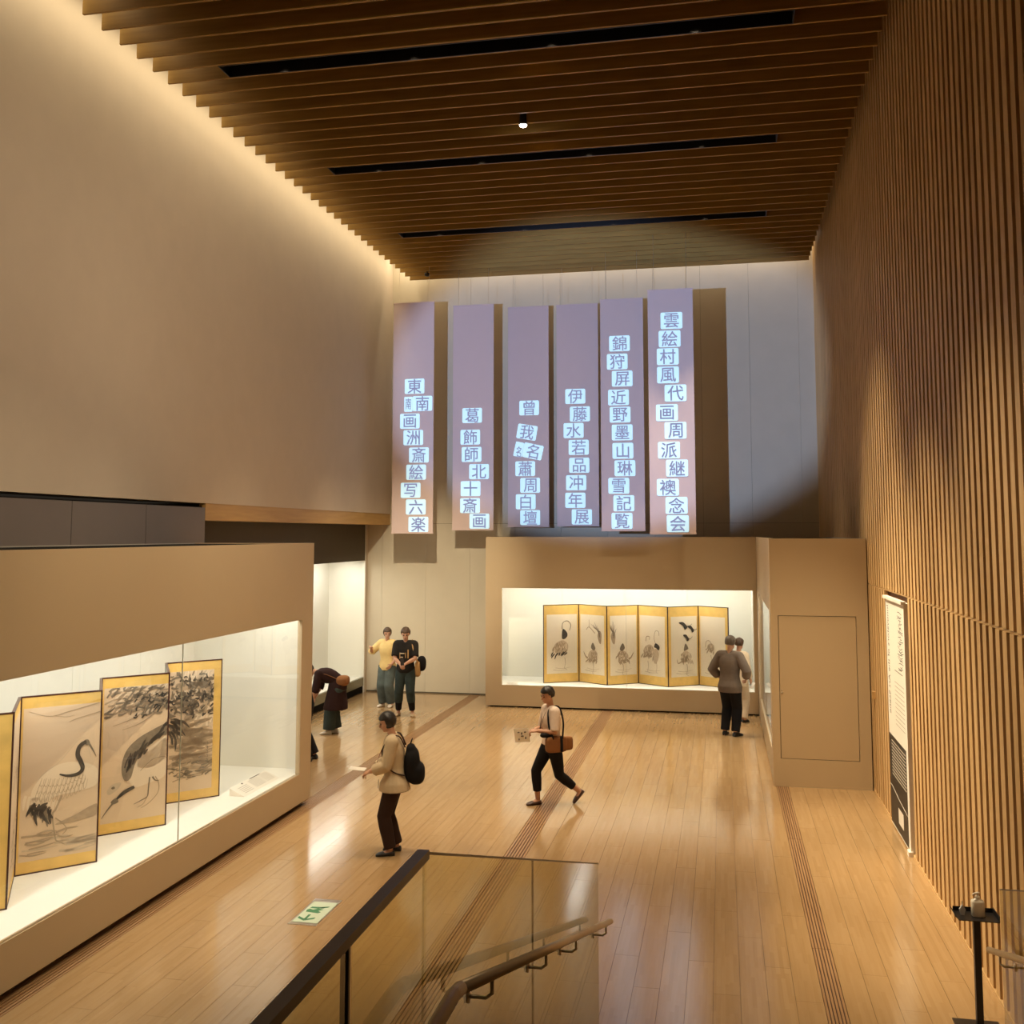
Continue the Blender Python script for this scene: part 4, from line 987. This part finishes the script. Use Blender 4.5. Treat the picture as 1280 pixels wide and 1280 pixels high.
# ---- visitor with a backpack reading a sheet, facing the crane case
F = Fig(1.54, lean=.10, female=True, head=(0, .30)).pose((-.10, .30, 1.02), (.12, .29, 1.00), ((-.09, .04, .078), (-.15, 1, 0)), ((.10, -.03, .078), (.2, 1, 0)), (-.7, -1, -.8), (.7, -1, -.8))
def ex(t, F):
    o = carried('backpack', 'black backpack on the visitor in a beige tunic', 'backpack', t, F)
    mb = MB(); soft_box(mb, (.0, -.215, 1.08), (.14, .10, .22), .75); soft_box(mb, (0, -.27, .98), (.14, .11, .14), .75); soft_box(mb, (0, -.20, 1.26), (.10, .06, .08), .8); remesh('bag', mb, 'c_black', .012, o, 4)
    for k in (-1, 1): strap(o, [(k * .07, -.13, 1.31), (k * .10, -.05, 1.452), (k * .11, .07, 1.41), (k * .125, .155, 1.25), (k * .165, .04, 1.05), (k * .12, -.14, .97)], .020, 'c_darkbrown')
    strap(o, [(-.03, -.19, 1.325), (0, -.215, 1.40), (.03, -.19, 1.325)], .012, name='grab_loop')
    o = carried('leaflet', 'white sheet held by the visitor with the backpack', 'leaflet', t, F)
    MB().prism([(-.13, .37, 1.035), (.10, .36, 1.02), (.09, .56, 1.045), (-.14, .57, 1.06)], (0, 0, .003)).build('sheet', 'poster_white', o)
    strap(t, [(-.05, -.02, 1.45), (-.06, .11, 1.38), (-.02, .20, 1.18), (.0, .24, 1.05)], .010, 'c_red', .3, 'lanyard')
    MB().box(-.03, .03, .20, .206, .80, .90).build('badge', 'phone_dark', t)
bp = person('visitor in a beige tunic and dark trousers reading a sheet', (-3.69, 11.42, 0), math.radians(104), F, ('c_beige', .93, .026, 1.75, (.78, .24, .20), .016), ('c_darkbrown', .018, 1.96, (.006, .012, .022)), ('shoe_black', True), ('hair_black', 'bob'),
       ((None, (-.5, .2, 1), .6), (None, (.5, .2, 1), .6)), extras=ex)
# ---- walking visitor with a tan bag
F = Fig(1.55, lean=.06, female=True, head=(.15, .22), hip_drop=.035).pose((-.10, .27, 1.09), (.07, .28, 1.06), ((-.07, -.40, .175), (.0, .75, -.70), (0, 1, .1)), ((.08, .19, .078), (.0, 1, 0), (0, 1, 0)), (-.8, -1, -.7), (.8, -1, -.7))
def ex(t, F):
    o = carried('shoulder_bag', 'tan leather bag with black straps on the walking visitor', 'bag', t, F)
    mb = MB(); soft_box(mb, (-.20, .02, .90), (.055, .17, .115), .4); remesh('bag', mb, 'c_leather', .010, o, 3)
    mb = MB(); soft_box(mb, (-.19, -.17, .90), (.05, .075, .10), .5); remesh('rear_pocket', mb, 'c_leather', .010, o, 3)
    strap(o, [(-.24, -.06, .98), (-.215, -.085, 1.22), (-.13, -.05, 1.418), (-.10, .09, 1.37), (-.19, .13, 1.15), (-.25, .08, .98)], .016)
    strap(o, [(-.245, -.04, 1.02), (-.262, -.04, .90), (-.262, -.04, .80)], .022)
    mb = MB(); soft_box(mb, (-.17, .16, 1.035), (.05, .10, .035), .7); remesh('folded_scarf', mb, 'c_black', .010, o, 3)
    o = carried('leaflet', 'illustrated leaflet held out by the walking visitor', 'leaflet', t, F)
    MB().prism([(-.03, .36, .93), (-.05, .60, .94), (-.03, .62, 1.13), (-.01, .38, 1.12)], (.003, 0, 0)).build('sheet', 'paper', o)
    for i in range(6): MB().ell((-.030 - .008 * (i % 3), .43 + .055 * (i % 3) + .01 * (i // 3), (.99, 1.02, .98, 1.075, 1.06, 1.08)[i]), (.006, (.014, .026, .012, .02, .012, .018)[i], (.02, .012, .016, .012, .018, .010)[i]), 8, 6).build('picture', 'ink_mid', o)
    for k in (-1, 1): strap(t, [(k * .05, -.03, 1.42), (k * .055, .10, 1.37), (k * .02, .165, 1.20), (0, .20, 1.04)], .006, 'c_darkbrown', .4, 'lanyard')
person('visitor in a white blouse and cropped black trousers walking', (-2.28, 13.85, 0), math.radians(124), F, ('c_white', .88, .020, .95, None, .012), ('c_black', .014, 1.72, (.006, .006, .004)), ('shoe_brown', True), ('hair_black', 'short'),
       ((None, (-.3, .5, 1), .7), (None, (.3, .5, 1), .7)), extras=ex)
# ---- visitor in a grey cardigan, seen from behind
F = Fig(1.72, lean=.05, head=(-.15, .10)).pose((-.23, .12, .98), (.25, .13, 1.00), ((-.11, .0, .078), (-.15, 1, 0)), ((.10, -.03, .078), (.35, 1, 0)), (-1, -1, -.3), (1, -1, -.3))
person('visitor in a grey cardigan and black trousers looking at the golden screen', (.10, 19.10, 0), math.radians(-22), F, ('c_grey', .84, .034, 1.70, (.76, .215, .16), .012), ('c_black', .020, 1.98, (.006, .012, .022)), ('shoe_black', False), ('hair_grey', 'short'),
       ((None, (-1, 0, .3), .6), (None, (1, 0, .3), .6)))
# ---- companion in cream beside the case
F = Fig(1.55, lean=.08, female=True, head=(0, .12)).pose((-.22, .06, .90), (.23, .08, .90), ((-.09, .0, .078), (-.1, 1, 0)), ((.10, .0, .078), (.1, 1, 0)))
def ex(t, F):
    o = carried('folded_paper', 'folded pink and white paper held by the visitor in cream', 'paper', t, F)
    MB().prism([(.20, .10, .72), (.25, .10, .70), (.27, .22, .80), (.22, .22, .82)], (.004, 0, .004)).build('sheet', 'poster_white', o)
person('visitor in cream clothes half hidden behind the grey cardigan', (.27, 20.50, 0), math.radians(-30), F, ('c_cream', .80, .028, 1.8, (.74, .21, .16), .01), ('c_cream', .022, 1.96, (.01, .02, .03)), ('shoe_black', True), ('hair_brown', 'short'), (down(), down()), extras=ex)
# ---- visitor in a black printed t-shirt with phone
F = Fig(1.71, lean=.02, head=(.1, .38)).pose((-.055, .29, 1.045), (.055, .29, 1.035), ((-.15, .03, .078), (-.35, 1, 0)), ((.14, -.03, .078), (.25, 1, 0)), (-1, -.6, -.6), (1, -.6, -.6))
def ex(t, F):
    for i, (a, b, c, d, m) in enumerate(((-.085, -.060, 1.13, 1.30, 'c_tan'), (-.03, -.015, 1.14, 1.24, 'c_tan'), (.0, .09, 1.215, 1.235, 'c_cream'), (.03, .10, 1.14, 1.16, 'c_cream'), (.085, .10, 1.12, 1.24, 'c_tan'))):
        MB().prism([(a, .153 - .14 * max(abs(a), abs(b)), c), (b, .153 - .14 * max(abs(a), abs(b)), c), (b, .150 - .16 * abs(b), d), (a, .150 - .16 * abs(a), d)], (0, -.012, 0)).build('shirt_print', m, t)
    for k in (-1, 1):
        mb = MB(); a = F.kn[k].lerp(F.an[k], .35); b = F.an[k]
        mb.tube([a, a.lerp(b, .5), a.lerp(b, .86)], [.078, .066, .058], 14); remesh('legging', mb, 'c_black', .010, t, 2)
    o = carried('phone', 'dark phone held by the visitor in the black t-shirt', 'phone', t, F)
    MB().prism([(-.035, .36, 1.02), (.035, .36, 1.02), (.035, .40, 1.15), (-.035, .40, 1.15)], (0, -.008, .003)).build('body', 'phone_dark', o); MB().prism([(-.03, .349, 1.03), (.03, .349, 1.03), (.03, .388, 1.145), (-.03, .388, 1.145)], (0, -.002, 0)).build('screen', 'poster_white', o)
    o = carried('tote_bag', 'tan and black bags hanging from the shoulder of the visitor with the phone', 'bag', t, F)
    mb = MB(); soft_box(mb, (-.235, -.06, .90), (.05, .12, .15), .45); remesh('bag', mb, 'c_tan', .012, o, 3)
    mb = MB(); soft_box(mb, (-.30, -.13, 1.0), (.09, .10, .15), .8); remesh('black_bag', mb, 'c_black', .012, o, 3)
    strap(o, [(-.245, -.16, 1.05), (-.20, -.12, 1.30), (-.135, -.03, 1.47), (-.17, .11, 1.32), (-.25, .05, 1.04)], .022, 'c_tan')
person('visitor in a black printed t-shirt and jeans looking at a phone', (-6.22, 19.88, 0), math.radians(187), F, ('c_blacktee', .82, .026, .85, None, .016), ('c_teal_jean', .020, 1.5, (.006, .010, .010)), ('shoe_beige', True), ('hair_brown', 'short'),
       ((None, (-.5, .2, 1), .8), (None, (.5, .2, 1), .8)), extras=ex)
# ---- visitor in yellow beside them
F = Fig(1.60, lean=.06, female=True, head=(.5, .2)).pose((-.18, .16, .95), (.28, .26, 1.30), ((-.10, .0, .078), (-.2, 1, 0)), ((.10, .02, .078), (.2, 1, 0)), (-1, -.8, -.6), (1, -.5, -1))
person('visitor in a yellow shirt and blue jeans beside the wall case', (-6.92, 20.85, 0), math.radians(172), F, ('c_yellow', .86, .030, 1.1, (.80, .20, .15), .02), ('c_blue_jean', .022, 1.98, (.012, .024, .036)), ('shoe_white', True), ('hair_brown', 'bob'),
       ((None, (-1, 0, .4), .4), (None, (.2, -1, .5), .35)))
# ---- visitor bending down to the wall case
F = Fig(1.58, lean=1.30, female=True, head=(0, 1.15), hips_y=-.10).pose((-.14, .40, .66), (.14, .42, .66), ((-.09, .07, .078), (-.1, 1, 0)), ((.09, -.02, .078), (.1, 1, 0)), (-1, -.5, 0), (1, -.5, 0))
def ex(t, F):
    o = carried('leather_bag', 'brown leather bag on the hip of the bending visitor', 'bag', t, F)
    mb = MB(); soft_box(mb, (-.02, -.17, 1.02), (.17, .13, .10), .7); remesh('bag', mb, 'c_leather', .012, o, 3)
    strap(o, [(-.15, -.10, 1.06), (-.17, .15, 1.16), (-.05, .34, 1.12), (.12, .36, .98)], .014, 'c_leather')
    mb = MB(); rs = [[V(math.cos(a) * rx, -.10 + dy + math.sin(a) * ry, z) for a in [2 * PI * q / 20 for q in range(20)]] for z, rx, ry, dy in ((.47, .26, .24, .07), (.60, .25, .225, .06), (.78, .225, .19, .05), (.90, .205, .175, .04), (.97, .185, .155, .05), (1.03, .14, .10, .06))]
    mb.rings(rs); remesh('tunic_skirt', mb, 'c_plum', .012, t, 3)
person('visitor in a dark tunic and wide jeans bending towards the wall case', (-6.93, 17.85, 0), math.radians(97), F, ('c_plum', .84, .028, 1.2, None, .014), ('c_teal_jean', .024, 1.95, (.01, .034, .062)), ('shoe_white', False), ('hair_black', 'bob'),
       (down(), down()), extras=ex)
# ---- visitor in black almost hidden by the crane case
F = Fig(1.66, lean=.30, head=(0, .2), hips_y=.15, hip_drop=.02).pose((-.20, .50, .95), (.20, .50, .95), ((-.10, .0, .078), (-.1, 1, 0)), ((.10, .0, .078), (.1, 1, 0)))
person('visitor in black almost hidden behind the end of the crane case', (-6.465, 15.72, 0), math.radians(84), F, ('c_black', .84, .028, 1.8, None, .01), ('c_black', .020, 1.98, (.006, .012, .022)), ('shoe_black', False), ('hair_black', 'short'), (down(), down()))
